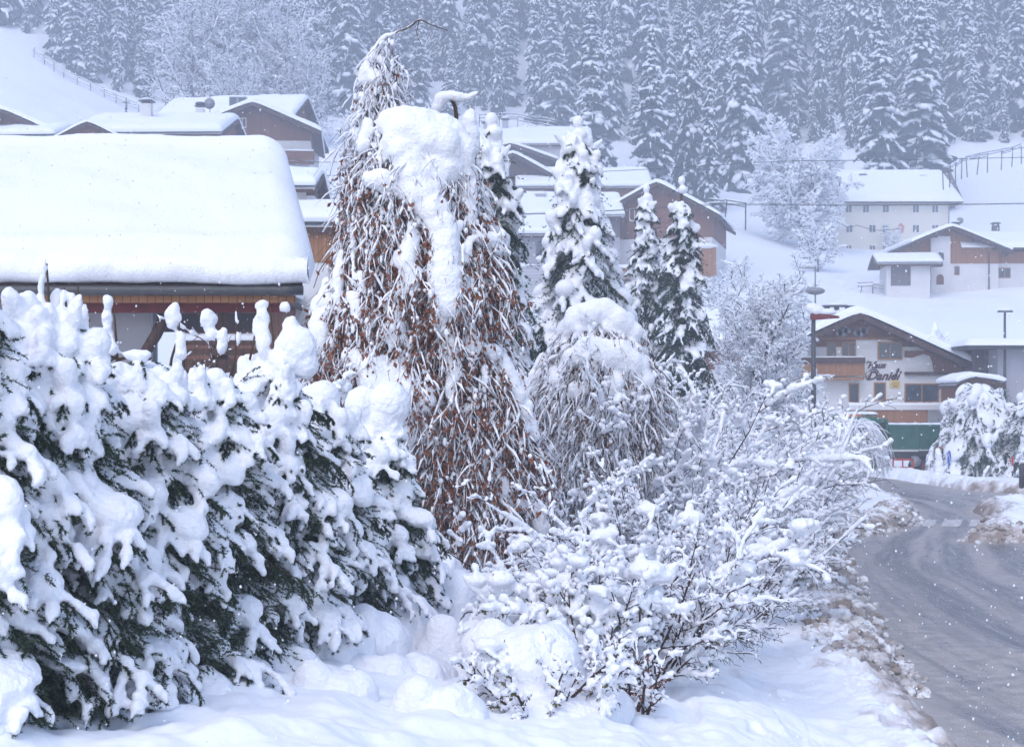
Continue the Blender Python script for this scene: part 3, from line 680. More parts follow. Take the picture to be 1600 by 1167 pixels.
    Zt = roofz + np.maximum((Zt - roofz), 0.0) * np.where(Y > d0 - .05, pr, 1)
    lip = smooth(d0 + .9, d0 - .1, Y)
    N = fbm(X * .35, Y * .35, 3) * .34 + fbm(X * .9 + 4, Y * .5, 2) * .08 + fbm(X * 1.6, Y * 1.2, 3) * .06 + fbm(X * 6, Y * 6, 2) * .015
    Zt += N * pr * (1 - .3 * lip); Y = Y + lip * (fbm(X * 1.1, Zt * 3, 4) * .22 + fbm(X * .3, Zt * 1, 2) * .10 + .05 * fbm(X * 5, Zt * 7, 2) + .09 * smooth(ze + .34, ze + .30, Zt) * (.5 + fbm(X * .9, Zt * 0, 3)))
    b = MB(); i = np.arange(ny - 1)[:, None] * nx + np.arange(nx - 1)[None]; q = np.stack([i, i + 1, i + nx + 1, i + nx], -1).reshape(-1, 4)
    b.add(np.stack([X, Y, Zt], -1).reshape(-1, 3), q, 0); b.build('snow_cover', M['snow'], r)
    bpy.context.view_layer.update()
    for ch in r.children_recursive:                 # the plan is a parallelogram: gable line runs back to the left
        n = len(ch.data.vertices); co = np.empty(n * 3); ch.data.vertices.foreach_get('co', co); co = co.reshape(-1, 3)
        co[:, 0] -= .221 * np.maximum(co[:, 1] - d0 - .9, 0); ch.data.vertices.foreach_set('co', co.astype(np.float32).ravel())
    return r
big_barn()
# house whose pinkish wall shows through the open bay
d = 56.0; x, y, z = WX(372, d), d, 4.6
hs, rf = chalet('house', 'low pinkish timber house glimpsed between the posts under the farmhouse eave', (x, y, z), 0.0, 1.9, 1.6, 6, 3.6, .3, T=.4, zt=0, oh=.3)
window(hs, None, .35, 2.3, .6, .8, M['frame_white'])

# --- village on the left slope --------------------------------------------------------------
d = 150; h, rf = chalet('chalet', 'brown-gabled chalet cut off by the left edge of the photo', (WX(6, d), d, WZ(170, d) - 8.6), 0.0, 5.0, 4.6, 12, 6.0, .42, T=.5, zt=4.6)
d = 151; b = chalet('barn', 'low timber barn joined to the right of the leftmost brown gable', (WX(95, d), d + .5, WZ(196, d) - 4.8), math.radians(90) * 0 + 1.50, 4.2, 4.2, 5.6, 3.0, .3, T=.6, timber='wood_grey', zt=1.0)
d = 130; b = chalet('barn', 'small brown gable poking up just over the ridge of the big snowy roof', (WX(137, d), d, WZ(189, d) - 5.8), .06, 3.6, 3.9, 9, 3.4, .56, T=.22, oh=.25, og=.3, zt=1.0, timber='wood_brown')
# wide plain snow roof with chimney and bell turret behind it
d = 156; h, rf = chalet('farmhouse', 'house of broad white roof with a snow-capped chimney, left of the upper gabled house', (WX(262, d), d, WZ(181, d) - 8.2), math.radians(88), 6.6, 6.6, 13.2, 5.2, .36, T=.7, oh=1.0, og=.7)
h.location.x = WX(362, d); h.location.y = d
chimney(h, -3.2, 7.8, 6.6, 2.2, 1.0, 'plaster', .3)
d = 175; t = thing('bell_turret', 'tiny dark bell turret topped by a metal cross, above the broad white roof', 'turret', (WX(197, d), d, WZ(189, d) - 3))
b = MB(); b.box(-.8, .8, -.8, .8, 0, 2.95); b.build('tower', M['plaster'], t)
b = MB(); b.tubes(np.array([[[0, 0, 3.0], [0, 0, 3.45], [0, 0, 4.1]]]), np.array([[1.35, .75, .06]]), 4); b.build('roof', M['wood_dark'], t)
b = MB(); b.tubes(np.array([[[0, 0, 4.0], [0, 0, 5.6]]]), np.array([[.06, .05]]), 6); b.tubes(np.array([[[-.42, 0, 5.1], [.42, 0, 5.1]]]), np.array([[.05, .05]]), 6); b.blobs([[0, 0, 4.35]], [.16]); b.build('cross', M['metal_dark'], t)
# upper gabled house with white storey, dish, skylight and wing
d = 168; z0 = WZ(262, d); h, rf = chalet('chalet', 'upper chalet with wide dark-red gable over a white storey, with balcony and dish', (WX(396, d), d, z0), .10, 6.2, 6.2, 13, 3.95, .43, T=.55, oh=1.2, og=1.5, zt=3.0, timber='wood_brown')
for x in (-2.3, .6): window(h, None, x, 1.15, 1.25, 1.3, M['frame_white'])
window(h, None, -1.2, 4.3, .9, 1.1, M['frame_white'])
balcony(h, 2.6, 6.6, 0, .6, 1.2, 1.0)
d = 176; z1 = WZ(262, d)
h2, rf = chalet('chalet', 'long white roof behind the upper red gable, its side gable at right', (WX(470, d), d, z1 + .2), math.radians(81), 5.0, 7.4, 14.5, 4.6, .56, T=.6, oh=.9, og=.9, zt=3.5, asym=True)
d = 166; t = thing('satellite_dish', 'round grey satellite dish on a mast in front of the upper white roof', 'dish', (WX(328, d), d, WZ(176, d) ))
b = MB(); b.cyl((0, 0, -2.2), (0, 0, 3.0), .05); b.cyl((-.55, 0, 3.0), (.6, 0, 3.0), .035); b.build('mast', M['metal_grey'], t)
b = MB(); b.tubes(np.array([[[0, -.25, .9], [0, -.18, .9], [0, -.05, .9]]]), np.array([[.6, .5, .06]]), 20); b.build('dish', M['metal_grey'], t)
d = 163; t = thing('chimney_stack', 'white chimney with round metal cowl at the left foot of the upper chalet roof', 'chimney', (WX(313, d), d, WZ(184, d)))
b = MB(); b.box(-.42, .42, -.4, .4, -3, .9); b.build('shaft', M['plaster'], t); b = MB(); b.blobs([[0, 0, 1.45]], [[.55, .5, .22]], 0, 2); b.box(-.55, .55, -.5, .5, 1.15, 1.21); b.build('cowl', M['metal_dark'], t)
t = thing('roof_window', 'dark double skylight set in the upper white roof', 'skylight', (WX(372, 170), 170, WZ(160, 170)))
b = MB(); b.box(-.95, .95, -.3, .6, -.55, .55); b.build('frame', M['metal_grey'], t); b = MB(); b.box(-.85, -.1, -.33, -.302, -.45, .45); b.box(.1, .85, -.33, -.302, -.45, .45); b.build('pane', M['glass'], t)

# small roofs between farm roof and weeping beech
d = 95; h, rf = chalet('garage', 'small snow-covered shed roof right of the big farmhouse roof, upper one', (WX(448, d), d, WZ(305, d) - 2.2), math.radians(90), 2.9, 2.9, 3.2, 2.2, .36, T=.5, timber='wood_grey', og=.6)
h.location.x = WX(490, d)
d = 62; h, rf = chalet('garage', 'low flat-looking snowy roof on brown shingled wall beside the weeping beech', (WX(545, d), d, WZ(408, d) - 2.4), math.radians(92), 2.7, 2.7, 4.4, 3.3, .32, T=.45, wall='plaster', zt=2.1, timber='wood_orange', oh=.25, og=.3)

# --- middle village -------------------------------------------------------------------------
d = 230; h, rf = chalet('farmhouse', 'topmost farmhouse of the middle row, wide white roof with two small chimneys', (WX(915, d), d, WZ(204, d) - 10), math.radians(89), 7.5, 7.5, 18, 6.6, .4, T=.7, oh=1, og=.8)
chimney(h, -1.2, 14.6, 9.2, 1.5, 1.3, 'plaster_grey', .4); chimney(h, -1.2, 12.0, 9.0, 2.2, .9, 'plaster_grey', .4)
d = 214; h, rf = chalet('barn', 'small dark barn gable with snow lump, just under the topmost farmhouse roof', (WX(797, d), d, WZ(226, d) - 6.5), 0.0, 5.6, 5.6, 6, 4.2, .36, T=.4, zt=1, timber='wood_dark')
d = 192; z0 = WZ(238, d) - 11.8; h, rf = chalet('barn', 'big hay barn with tall dark-brown boarded gable and a long roof falling to the right', (WX(801, d), d, z0), .0, 5.4, 8.4, 16, 8.3, .56, T=.45, zt=1.0, timber='wood_dark', asym=True, oh=.8, og=.8)
d = 190; h, rf = chalet('barn', 'wide snow roof with light brown boards under its eave, behind the tall mid spruce', (WX(1010, d), d + 6, WZ(300, d) - 5.5), math.radians(90), 6.2, 6.2, 15.5, 6.0, .44, T=.5, zt=2.0, timber='wood_orange', oh=.8, og=.7)
d = 170; z0 = WZ(418, d); h, rf = chalet('chalet', 'large chalet with reddish-brown gable above a white ground floor, behind the two slim spruces', (WX(1028, d), d, z0), math.radians(-14), 6.6, 6.0, 14, 5.6, .52, T=.45, zt=3.2, oh=1.0, og=1.2, timber='wood_brown')
for x in (-5.0, -2.2): window(h, None, x, .9, 1.2, 1.7, M['frame_white'])
window(h, None, -2.6, 5.2, 1.2, 1.4, M['frame_white']); window(h, None, 2.6, 4.8, 1.2, 1.4, M['frame_white'])
d = 172; h, rf = chalet('chalet', 'lower left wing with long white roof over grey wall, joined to the reddish gabled chalet', (WX(962, d), d + 1.5, WZ(345, d) - 3.8), math.radians(92), 5.4, 5.4, 12.0, 3.9, .50, T=.4, zt=1.5, oh=.8, og=.5, timber='wood_grey', wall='plaster_grey')
chimney(h, -1.8, 8.5, 5.2, 1.4, 1.1, 'plaster_grey', .4, cap=False)
d = 156; h, rf = chalet('house', 'low house with three dark windows under a white lean-to roof, behind the stepped parapet', (WX(862, d), d, WZ(415, d) - 1.4), math.radians(94), 5.0, 5.0, 7.5, 3.9, .42, T=.5, zt=3.8, wall='plaster_grey', timber='wood_grey', oh=.7, og=.6)
for k, yy in enumerate((1.4, 3.6, 5.8)): window(h, TF((-5.0, yy, 0), math.radians(-90)), 0, 1.5, 1.4, 1.7, M['metal_grey'])
d = 148; t = thing('parapet_wall', 'grey boarded parapet wall with stepped chimney block and snow on top', 'wall', (WX(828, d), d, WZ(440, d)))
b = MB(); b.box(-2.4, 2.3, 0, .6, -3.5, 1.5); b.box(.7, 1.7, 0, .6, 1.503, 2.1); b.build('wall', M['siding'], t)
b = MB(); b.blobs([[-.8, .3, 1.58], [1.2, .3, 2.25], [-1.6, .3, 1.56]], [[1.5, .4, .2], [.65, .42, .3], [.9, .4, .22]], 0, 2); b.build('snow_cap', M['snow'], t)
d = 150; t = thing('veranda', 'white-roofed veranda with two brown posts below the reddish chalet', 'veranda', (WX(972, d), d, WZ(450, d)))
b = MB(); b.box(-2.2, 2.2, -.2, 2.0, 1.75, 1.95); b.build('roof', M['wood_orange'], t)
for x in (-.5, 1.9): b = MB(); b.box(x - .12, x + .12, -.1, .12, -1.5, 1.748); b.build('post', M['wood_brown'], t)
b = MB(); b.box(-2.2, 2.2, 1.8, 2.0, -2.5, 1.748); b.build('wall', M['plaster'], t); window(t, TF((0, 1.8, 0)), .5, -.2, 1.0, 1.2, M['frame_wood'])
b = MB(); b.blobs([[x, .9, 2.05] for x in np.linspace(-1.8, 1.8, 6)], [[.8, 1.3, .3]] * 6, 0, 2); b.build('snow_cap', M['snow'], t)
d = 178; h, rf = chalet('shed', 'brown balconied side building just right of the two slim spruces', (WX(1078, d), d, WZ(392, d)), math.radians(-12), 2.4, 2.3, 6, 3.0, .45, T=.35, zt=1.0, oh=.7, og=.6)
t = thing('shed', 'tiny orange-brown shed under snow right of the slim spruces', 'shed', (WX(1102, 168), 168, WZ(402, 168)))
b = MB(); b.box(-1.2, 1.2, 0, 1.5, -2, 1.1); b.build('wall', M['wood_orange'], t); b = MB(); b.blobs([[0, .7, 1.25]], [[1.5, 1.1, .4]], 0, 2); b.build('snow_cap', M['snow'], t)
# long low roof in the middle distance
d = 118; h, rf = chalet('house', 'low house whose plain white roof spreads beside the frosted round tree', (WX(1212, d), d + 4.5, WZ(545, d) - 2.6), math.radians(90), 5.0, 5.0, 6.0, 2.9, .50, T=.5, zt=1.0, oh=.6, og=.4, timber='wood_brown')
chimney(h, -2.6, 1.6, 4.1, 1.3, .8, 'plaster', .4, cap=False)

# --- large white three-storey house ---------------------------------------------------------
d = 232; s10 = F / d; z0 = WZ(402, d); wL = (1492 - 1305) / s10 / 2; t = thing('residence', 'large cream-white house of three storeys with rows of small square windows on the slope', 'house', (WX(1398, d), d, z0))
H_ = (402 - 318) / s10; b = MB(); b.box(-wL, wL - .8, 0, 11, -4, H_); b.build('wall', M['plaster_cream'], t)
rh = (318 - 258) / s10
b = MB(); b.prism([(-1.0, H_ + .002), (-1.0, H_ + .25), (5.5, H_ + rh - .4), (12, H_ + .25), (12, H_ + .002)], -wL - 1.1, wL + 1.1, 0, axis=0); b.build('roof', M['wood_grey'], t)
nx, ny = 60, 40; U, V = np.meshgrid(np.linspace(-1, 1, nx), np.linspace(0, 1, ny)); Y = -1.15 + V * 13.3; X = U * (wL + 1.2 - 1.5 * np.clip(V * 2, 0, 1) * (U > 0))
e = np.minimum((1 - np.abs(U)) * wL, np.minimum(V, 1 - V) * 13); pr = np.sqrt(1 - (1 - np.clip(e / .7, 0, 1)) ** 2)
Z = H_ + .25 + (rh - .65) * (1 - np.abs(Y - 5.5) / 6.5) * 1.0 + .6 * pr + .02
b = MB(); i = np.arange(ny - 1)[:, None] * nx + np.arange(nx - 1)[None]; b.add(np.stack([X, Y, Z], -1).reshape(-1, 3), np.stack([i, i + 1, i + nx + 1, i + nx], -1).reshape(-1, 4)); b.build('snow_cover', M['snow_far'], t)
for px in (1326, 1353, 1384, 1431, 1461): window(t, None, (px - 1398) / s10, (402 - 333) / s10, 1.05, 1.2, M['frame_white'])
for px in (1327, 1363, 1384, 1431, 1461): window(t, None, (px - 1398) / s10, (402 - 364) / s10, 1.1, 1.25, M['frame_white'])
for px in (1326, 1363, 1384): window(t, None, (px - 1398) / s10, (402 - 395) / s10, 1.0, 1.15, M['frame_white'])
b = MB(); b.blobs([[(1408 - 1398) / s10, -.02, (402 - 358) / s10]], [[.45, .05, .62]], 0, 2); b.blobs([[(1408 - 1398) / s10 - .3, -.02, (402 - 354) / s10], [(1408 - 1398) / s10 + .3, -.02, (402 - 354) / s10], [(1408 - 1398) / s10, -.02, (402 - 351) / s10]], [[.22, .05, .22]] * 3, 0, 1); b.build('painted_crest', mat('crest', (.5, .16, .14), .8, .1, noise=(4, (.55, .32, .3), .2)), t)
for px, py in ((1358, 277), (1453, 279)): chimney(t, (px - 1398) / s10, 4.5, (402 - py) / s10 - 1.2, 1.9, .9, 'plaster_grey', .3)
b = MB(); b.tubes(np.array([[[wL - .9, -.15, 0], [wL - .9, -.15, H_ - .3], [wL + .1, -.6, H_ + .1]]]), np.full((1, 3), .09), 6); b.build('downpipe', M['metal_grey'], t)

# --- right-hand chalet with orange boards ----------------------------------------------------
d = 178; s_ = F / d; z0 = WZ(446, d); t, rf = chalet('chalet', 'chalet with arched doorway tower and pale orange boarded gable, right edge of the snowfield', (WX(1483, d), d, z0), 0.0, (1483 - 1443) / s_ + .5, (1560 - 1483) / s_, 13, 5.0, .42, T=.4, zt=(446 - 412) / s_, timber='wood_orange', oh=1.2, og=1.4, asym=True)
b = MB(); b.box((1560 - 1483) / s_ + .003, 11, .6, 11, -3, (446 - 411) / s_); b.build('wing_wall', M['plaster'], t)
b = MB(); b.box((1560 - 1483) / s_ + .05, 11, .5, 11, (446 - 411) / s_ + .002, (446 - 393) / s_); b.build('wing_boards', M['wood_orange'], t)
b = MB(); b.prism([(-.8, (446 - 391) / s_), (-.8, (446 - 391) / s_ + .2), (5.5, 6.3), (12, 4.2), (12, 4)], (1552 - 1483) / s_, 11.6, 0, axis=0); b.build('wing_roof', M['wood_dark'], t)
U, V = np.meshgrid(np.linspace(0, 1, 30), np.linspace(0, 1, 24)); Y = -.9 + V * 12.5; X = 1.2 + U * 10.6; pr = np.sqrt(1 - (1 - np.clip(np.minimum(V, (1 - U) * .8 + .05) * 13 / .6, 0, 1)) ** 2)
b = MB(); i = np.arange(23)[:, None] * 30 + np.arange(29)[None]; b.add(np.stack([X, Y, np.interp(Y, [-.9, 5.5, 12], [4.3, 6.5, 4.2]) + .45 * pr], -1).reshape(-1, 3), np.stack([i, i + 1, i + 31, i + 30], -1).reshape(-1, 4)); b.build('wing_snow', M['snow_far'], t)
# white tower bay with arched openings
xb0, xb1 = (1453 - 1483) / s_, (1483 - 1483) / s_
b = MB(); b.box(xb0, xb1, -.5, -.045, -3, (446 - 370) / s_); b.build('tower_bay', M['plaster'], t)
def arch(parent, x, z, w, h, m, yy):
    a = np.linspace(0, np.pi, 9); p = [(x - w / 2, z)] + [(x - w / 2 * math.cos(q), z + h - w / 2 + w / 2 * math.sin(q)) for q in a] + [(x + w / 2, z)]
    b = MB(); b.prism(p[::-1], yy - .03, yy + .02); return b.build('window', m, parent)
arch(t, (1468 - 1483) / s_, (446 - 408) / s_, .75, 1.0, M['glass'], -.51); b = MB(); 
dr = arch(t, (1467 - 1483) / s_, .05, .85, 1.2, M['wood_brown'], -.51); dr.name = 'door'
for px in (1497, 1519): window(t, None, (px - 1483) / s_, (446 - 396) / s_, .5, 1.0, M['frame_wood'], 0)
window(t, None, (1495 - 1483) / s_, (446 - 430) / s_, .6, 1.05, M['frame_wood'], 0); window(t, TF((0, .6, 0)), (1572 - 1483) / s_, (446 - 434) / s_, 1.4, 1.2, M['frame_wood'], 1)
b = MB(); b.cyl(((1545 - 1483) / s_, -.08, -1), ((1545 - 1483) / s_, -.08, 3.9), .08, 8); b.build('downpipe', M['metal_dark'], t)
chimney(t, (1512 - 1483) / s_, 5, (446 - 357) / s_, .9, .75, 'wood_grey', .3); chimney(t, (1581 - 1483) / s_, 6, (446 - 356) / s_, .9, .75, 'wood_grey', .3)
d = 172; t = thing('satellite_dish', 'round satellite dish on the roof of the right-hand chalet', 'dish', (WX(1548, d), d + 12, WZ(349, d + 12)))
b = MB(); b.tubes(np.array([[[0, -.25, .3], [0, -.15, .3], [0, 0, .3]]]), np.array([[.4, .34, .05]]), 18); b.build('dish', M['metal_grey'], t); b = MB(); b.cyl((0, 0, -1.2), (0, 0, .3), .05); b.build('mast', M['metal_grey'], t)
d = 174; h, rf = chalet('garage', 'garage with wide brown door built against the left of the right-hand chalet', (WX(1456, d), d + 2.3, WZ(446, d)), math.radians(86), 2.2, 2.2, 4.9, 2.5, .40, T=.35, zt=2.2, timber='wood_orange', oh=.8, og=1.2)
b = MB(); b.box(-1.1, 1.1, -.06, .02, 0, 2.2, 0, TF((-2.2, 3.3, 0), math.radians(-90))); b.build('door', M['wood_grey'], h)

# --- flat-roofed house at far right -----------------------------------------------------------
d = 104; s_ = F / d; t = thing('house', 'low grey house with flat snow-edged roof behind the right-hand lamp', 'house', (WX(1590, d), d, WZ(592, d)))
b = MB(); b.box(-1.35, 5, 0, 7, -8, (592 - 546) / s_); b.build('wall', M['plaster_grey'], t)
b = MB(); b.box((1503 - 1590) / s_, 6, -1.2, 8, (592 - 546) / s_ + .003, (592 - 541) / s_); b.build('roof', M['metal_dark'], t)
b = MB(); b.box((1535 - 1590) / s_, -1.36, 2.0, 7, -8, (592 - 546) / s_); b.build('boarding', M['wood_grey'], t)
U, V = np.meshgrid(np.linspace(-1, 1, 60), np.linspace(-1, 1, 30)); pr = np.sqrt(1 - (1 - np.clip(np.minimum((1 - abs(U)) * 4.8, (1 - abs(V)) * 4.6) / .45, 0, 1)) ** 2)
b = MB(); i = np.arange(29)[:, None] * 60 + np.arange(59)[None]; b.add(np.stack([1.1 + U * 4.95, 3.4 + V * 4.7, (592 - 541) / s_ + .02 + .5 * pr], -1).reshape(-1, 3), np.stack([i, i + 1, i + 61, i + 60], -1).reshape(-1, 4)); b.build('snow_cover', M['snow'], t)
# --- guest house with lettering ---------------------------------------------------------------
d = 108.0; s_ = F / d; px0 = 1336; pyb = 735
def hx(px): return (px - px0) / s_
def hz_(py): return (pyb - py) / s_
slope = .46; rz_ = hz_(497); H_l = 4.9
wl = 4.6; wr = hx(1508)
t, rf = chalet('guest_house', 'guest house with broad brown gable and script lettering on its white front wall', (WX(px0, d), d, WZ(pyb, d)), 0.0, wl, wr, 15, rz_ - slope * wl, slope, oh=1.0, og=1.6, T=.55, zt=hz_(542), wall='plaster', timber='wood_brown', asym=True)
# boarding edge: scalloped brown boards hanging lower at the sides
b = MB()
b.prism([(hx(1413), hz_(548)), (hx(1413), hz_(558)), (hx(1424), hz_(559)), (hx(1442), hz_(553)), (hx(1452), hz_(556)), (hx(1456), hz_(566)), (hx(1459), hz_(584)), (hx(1478), hz_(585)), (hx(1507), hz_(580)), (hx(1507), hz_(572)), (hx(1455), hz_(548))][::-1], -.10, -.047)
b.build('boarding', M['wood_brown'], t)
b = MB()
for c in (1317, 1345):
    for dx, dz, rr in ((0, 0, .36), (.28, .1, .26), (-.28, -.05, .26)): b.tubes(np.array([[[hx(c) + dx, -.075, hz_(519) + dz], [hx(c) + dx, -.045, hz_(519) + dz]]]), np.full((1, 2), rr), 10)
b.build('gable_ornament', M['plaster_grey'], t)
b = MB(); b.box(-wl - .2, hx(1395), -.22, -.11, hz_(531), hz_(527)); b.build('gable_beam', M['wood_orange'], t)
# white upper wall area in front of the boards (wall is plaster up to the eave line there)
b = MB(); b.prism([(hx(1337), hz_(542.5)), (hx(1411), hz_(542.5)), (hx(1398), hz_(534)), (hx(1372), hz_(528)), (hx(1337), hz_(528))], -.06, -.041); b.build('plaster_field', M['plaster'], t)
window(t, None, hx(1390), hz_(562), (1409 - 1371) / s_, (562 - 534) / s_, M['frame_wood'], 1, y=-.07)
for a, c in ((1292, 1306), (1315, 1337)): window(t, None, hx((a + c) / 2), hz_(562), (c - a) / s_, 28 / s_, M['frame_wood'], 0 if a < 1300 else 1, y=-.05)
window(t, None, hx(1334), hz_(630), 16 / s_, 31 / s_, M['frame_wood'], 0); window(t, None, hx(1374.5), hz_(626), 19 / s_, 29 / s_, M['frame_wood'], 0)
window(t, None, hx(1440), hz_(629), 54 / s_, 30 / s_, M['frame_wood'], 1, name='window')
window(t, None, hx(1476), hz_(629), 12 / s_, 30 / s_, M['frame_wood'], 0)
balcony(t, -wl, hx(1345), 0, hz_(590), 1.0, 1.25, 'wood_orange', .12)
bb = MB(); bb.box(-wl - .05, hx(1346), -1.18, -1.08, hz_(568), hz_(559)); bb.build('balcony_rail', M['wood_dark'], t)
b = MB(); b.box(hx(1413), hx(1481), -.35, -.045, hz_(586), hz_(581)); b.build('ledge', M['wood_dark'], t)
# lower terrace: snowy slab edge and orange boards
b = MB(); b.box(hx(1318), hx(1478), -1.7, -.01, hz_(640), hz_(633)); b.build('terrace_slab', M['plaster'], t)
b = MB(); P = np.stack([np.linspace(hx(1318), hx(1478), 30), np.full(30, -1.55), np.full(30, hz_(632))], 1); b.tubes(P[None], .12 + rng.random((1, 30)) * .05, 8); b.build('terrace_snow', M['snow'], t)
b = MB(); b.box(hx(1345), hx(1440), -1.6, -1.5, hz_(660), hz_(640.2)); b.build('terrace_boards', M['wood_orange'], t)
# lettering
def lettering(txt, px, py, hpx, parent, shear=.35, body=None, col=None, ext=.02, off=.012, align='LEFT', yoff=-.075):
    c = bpy.data.curves.new('lettering', 'FONT'); c.body = txt; c.size = hpx / s_ * 1.42; c.shear = shear; c.extrude = ext; c.offset = off; c.align_x = align; c.resolution_u = 4
    o = bpy.data.objects.new('tmp_text', c); COL.objects.link(o)
    dg = bpy.context.evaluated_depsgraph_get(); dg.update(); me = bpy.data.meshes.new_from_object(o.evaluated_get(dg)); bpy.data.objects.remove(o)
    n = len(me.vertices); co = np.empty(n * 3); me.vertices.foreach_get('co', co); co = co.reshape(-1, 3)
    V = np.stack([co[:, 0] + hx(px), -co[:, 2] + yoff, co[:, 1] + hz_(py)], 1)
    me.vertices.foreach_set('co', V.astype(np.float32).ravel()); me.materials.clear(); me.materials.append(col or M['red_dark']); me.name = 'lettering'
    return link(me, 'lettering', parent)
M['letter'] = mat('letter', (.07, .025, .03), .8, .1)
lettering('Haus', 1355, 575, 9.5, t, .45, col=M['letter'], off=.02, yoff=-.03)
lettering('Daniel', 1354, 593.5, 13.5, t, .45, col=M['letter'], off=.022, yoff=-.03)
# flourishes of the script: swash on the D, the H, and the long final l
b = MB()
def swash(pts, r=.035):
    p = np.array([[hx(a), -.05, hz_(c)] for a, c in pts]); k = np.linspace(0, len(p) - 1, 20); q = np.stack([np.interp(k, np.arange(len(p)), p[:, i]) for i in range(3)], 1)
    for _ in range(3): q[1:-1] = (q[:-2] + 2 * q[1:-1] + q[2:]) / 4
    b.tubes(q[None], r * (0.4 + np.sin(np.linspace(0, np.pi, 20)))[None], 5)
swash([(1354, 581), (1352, 585), (1353, 591), (1357, 593), (1361, 590), (1358, 586), (1354, 588)]); swash([(1356, 581), (1362, 577), (1370, 578), (1374, 584)])
swash([(1396, 592), (1401, 586), (1405, 576), (1403, 575.5), (1400, 582), (1398, 592)]); swash([(1353, 568), (1356, 565), (1361, 566)]); swash([(1366, 566), (1370, 565), (1369, 567)])
b.build('lettering', M['letter'], t)
b = MB(); b.box(hx(1390), hx(1406), -.07, -.01, hz_(606), hz_(594.5)); sg = b.build('wall_sign', M['yellow'], t)
b = MB()
for k, zz in enumerate((597.2, 600.2)): 
    for q in range(5): b.box(hx(1392 + q * 2.6), hx(1393.8 + q * 2.6), -.078, -.071, hz_(zz + 1.0), hz_(zz))
for q in range(3): b.box(hx(1395 + q * 2.6), hx(1396.8 + q * 2.6), -.078, -.071, hz_(604.6), hz_(602.8))
b.build('sign_lettering', M['letter'], sg)
# roof furniture: slatted chimney top with snow, antenna dome
ch = MB(); cx_, cy_, cz_ = hx(1333), 5, hz_(483)
ch.box(cx_ - 1.0, cx_ + 1.0, cy_ - .5, cy_ + .5, cz_ - .6, cz_ + .12); co = ch.build('chimney', M['plaster_grey'], t)
ch = MB()
for k in (-.8, -.1, .7): ch.box(cx_ + k - .13, cx_ + k + .13, cy_ - .3, cy_ + .3, cz_ + .123, cz_ + .45)
ch.box(cx_ - 1.35, cx_ + 1.2, cy_ - .6, cy_ + .6, cz_ + .453, cz_ + .52); ch.build('cap', M['metal_dark'], co)
ch = MB(); ch.blobs([[cx_ - .2, cy_, cz_ + .6]], [[.9, .5, .13]], 0, 2); ch.build('snow', M['snow'], co)
ch = MB(); ch.blobs([[hx(1313), 5, hz_(477)]], [[.22, .22, .18]], 0, 2); ch.cyl((hx(1313), 5, hz_(497)), (hx(1313), 5, hz_(478)), .06, 8); ch.build('vent', M['metal_dark'], t)
# small gabled carport beyond the guest house's right corner
d = 100; h, rf = chalet('carport', 'small brown-gabled carport at the lower right corner of the guest house', (WX(1522, d), d, WZ(640, d)), .0, .9, 1.6, 4, 1.5, .42, T=.35, zt=.4, oh=.3, og=.3, asym=False)
# ---------------------------------------------------------------- plant generators
def interp_poly(P, t):
    """P (B,m,3), t (B,k) in 0..1 -> points and tangents"""
    m = P.shape[1]; f = np.clip(t * (m - 1), 0, m - 1.001); i = f.astype(int); w = (f - i)[..., None]; b = np.arange(P.shape[0])[:, None]
    return P[b, i] * (1 - w) + P[b, i + 1] * w, unit(P[b, i + 1] - P[b, i])
def grow(base, dirv, L, m=5, grav=0.0, wig=0.0, r=None):
    """curved shoots; grav<0 droops. base,dirv (N,3), L (N,)"""
    t = np.linspace(0, 1, m)
    P = base[:, None] + dirv[:, None] * (L[:, None] * t)[..., None]
    g = np.broadcast_to(np.asarray(grav, float), L.shape); P[..., 2] += (g * L)[:, None] * t ** 2
    if wig and r is not None:
        n = r.normal(size=P.shape) * (wig * L)[:, None, None]; n[:, 0] = 0; P = P + np.cumsum(n, 1) * .5
    return P
def spawn(P, k, t0, t1, ang, lf, r, m=4, grav=0.0, wig=.03, flat=0.0, tpow=1.0, minL=0.0):
    B = P.shape[0]; t = t0 + (t1 - t0) * (np.arange(k)[None] + r.random((B, k))) / k
    b, T = interp_poly(P, t); Lp = np.linalg.norm(np.diff(P, axis=1), axis=2).sum(1)
    ph = np.arange(k)[None] * 2.4 + r.random((B, 1)) * 6.28 + r.normal(size=(B, k)) * .4
    up = np.array([0, 0, 1.]); s = unit(np.cross(T, up) + 1e-3); u = np.cross(s, T)
    c = np.cos(ph)[..., None]; sn = np.sin(ph)[..., None] * (1 - flat)
    d = unit(unit(s * c + u * sn) * np.sin(ang) + T * np.cos(ang))
    L = Lp[:, None] * lf * (1 - .55 * t ** tpow) * (.6 + .7 * r.random((B, k))) + minL
    return grow(b.reshape(-1, 3), d.reshape(-1, 3), L.ravel(), m, grav, wig, r)
def taper(P, r0, r1): return np.linspace(1, 0, P.shape[1])[None] * (np.asarray(r0).reshape(-1, 1) - r1) + r1
def snow_on(mb, P, w, lift, n=5, m=1, r=None, keep=.9, amp=.35):
    """lumpy snow lying along shoots, thinner where they stand upright"""
    r = r or rng; B, k, _ = P.shape
    T = unit(np.gradient(P, axis=1)); hor = np.sqrt(np.clip(1 - T[..., 2] ** 2, 0.0, 1)) * .75 + .25
    R = w * hor * ((1 - amp + 2 * amp * r.random((B, k))) if amp < .5 else (.22 + 1.75 * r.random((B, k)) ** 2.2)); R[:, 0] *= .6; R[:, -1] *= .55
    Q = P.copy(); Q[..., 2] += R * lift
    s = r.random(B) < keep
    mb.tubes(Q[s], R[s], n, m)
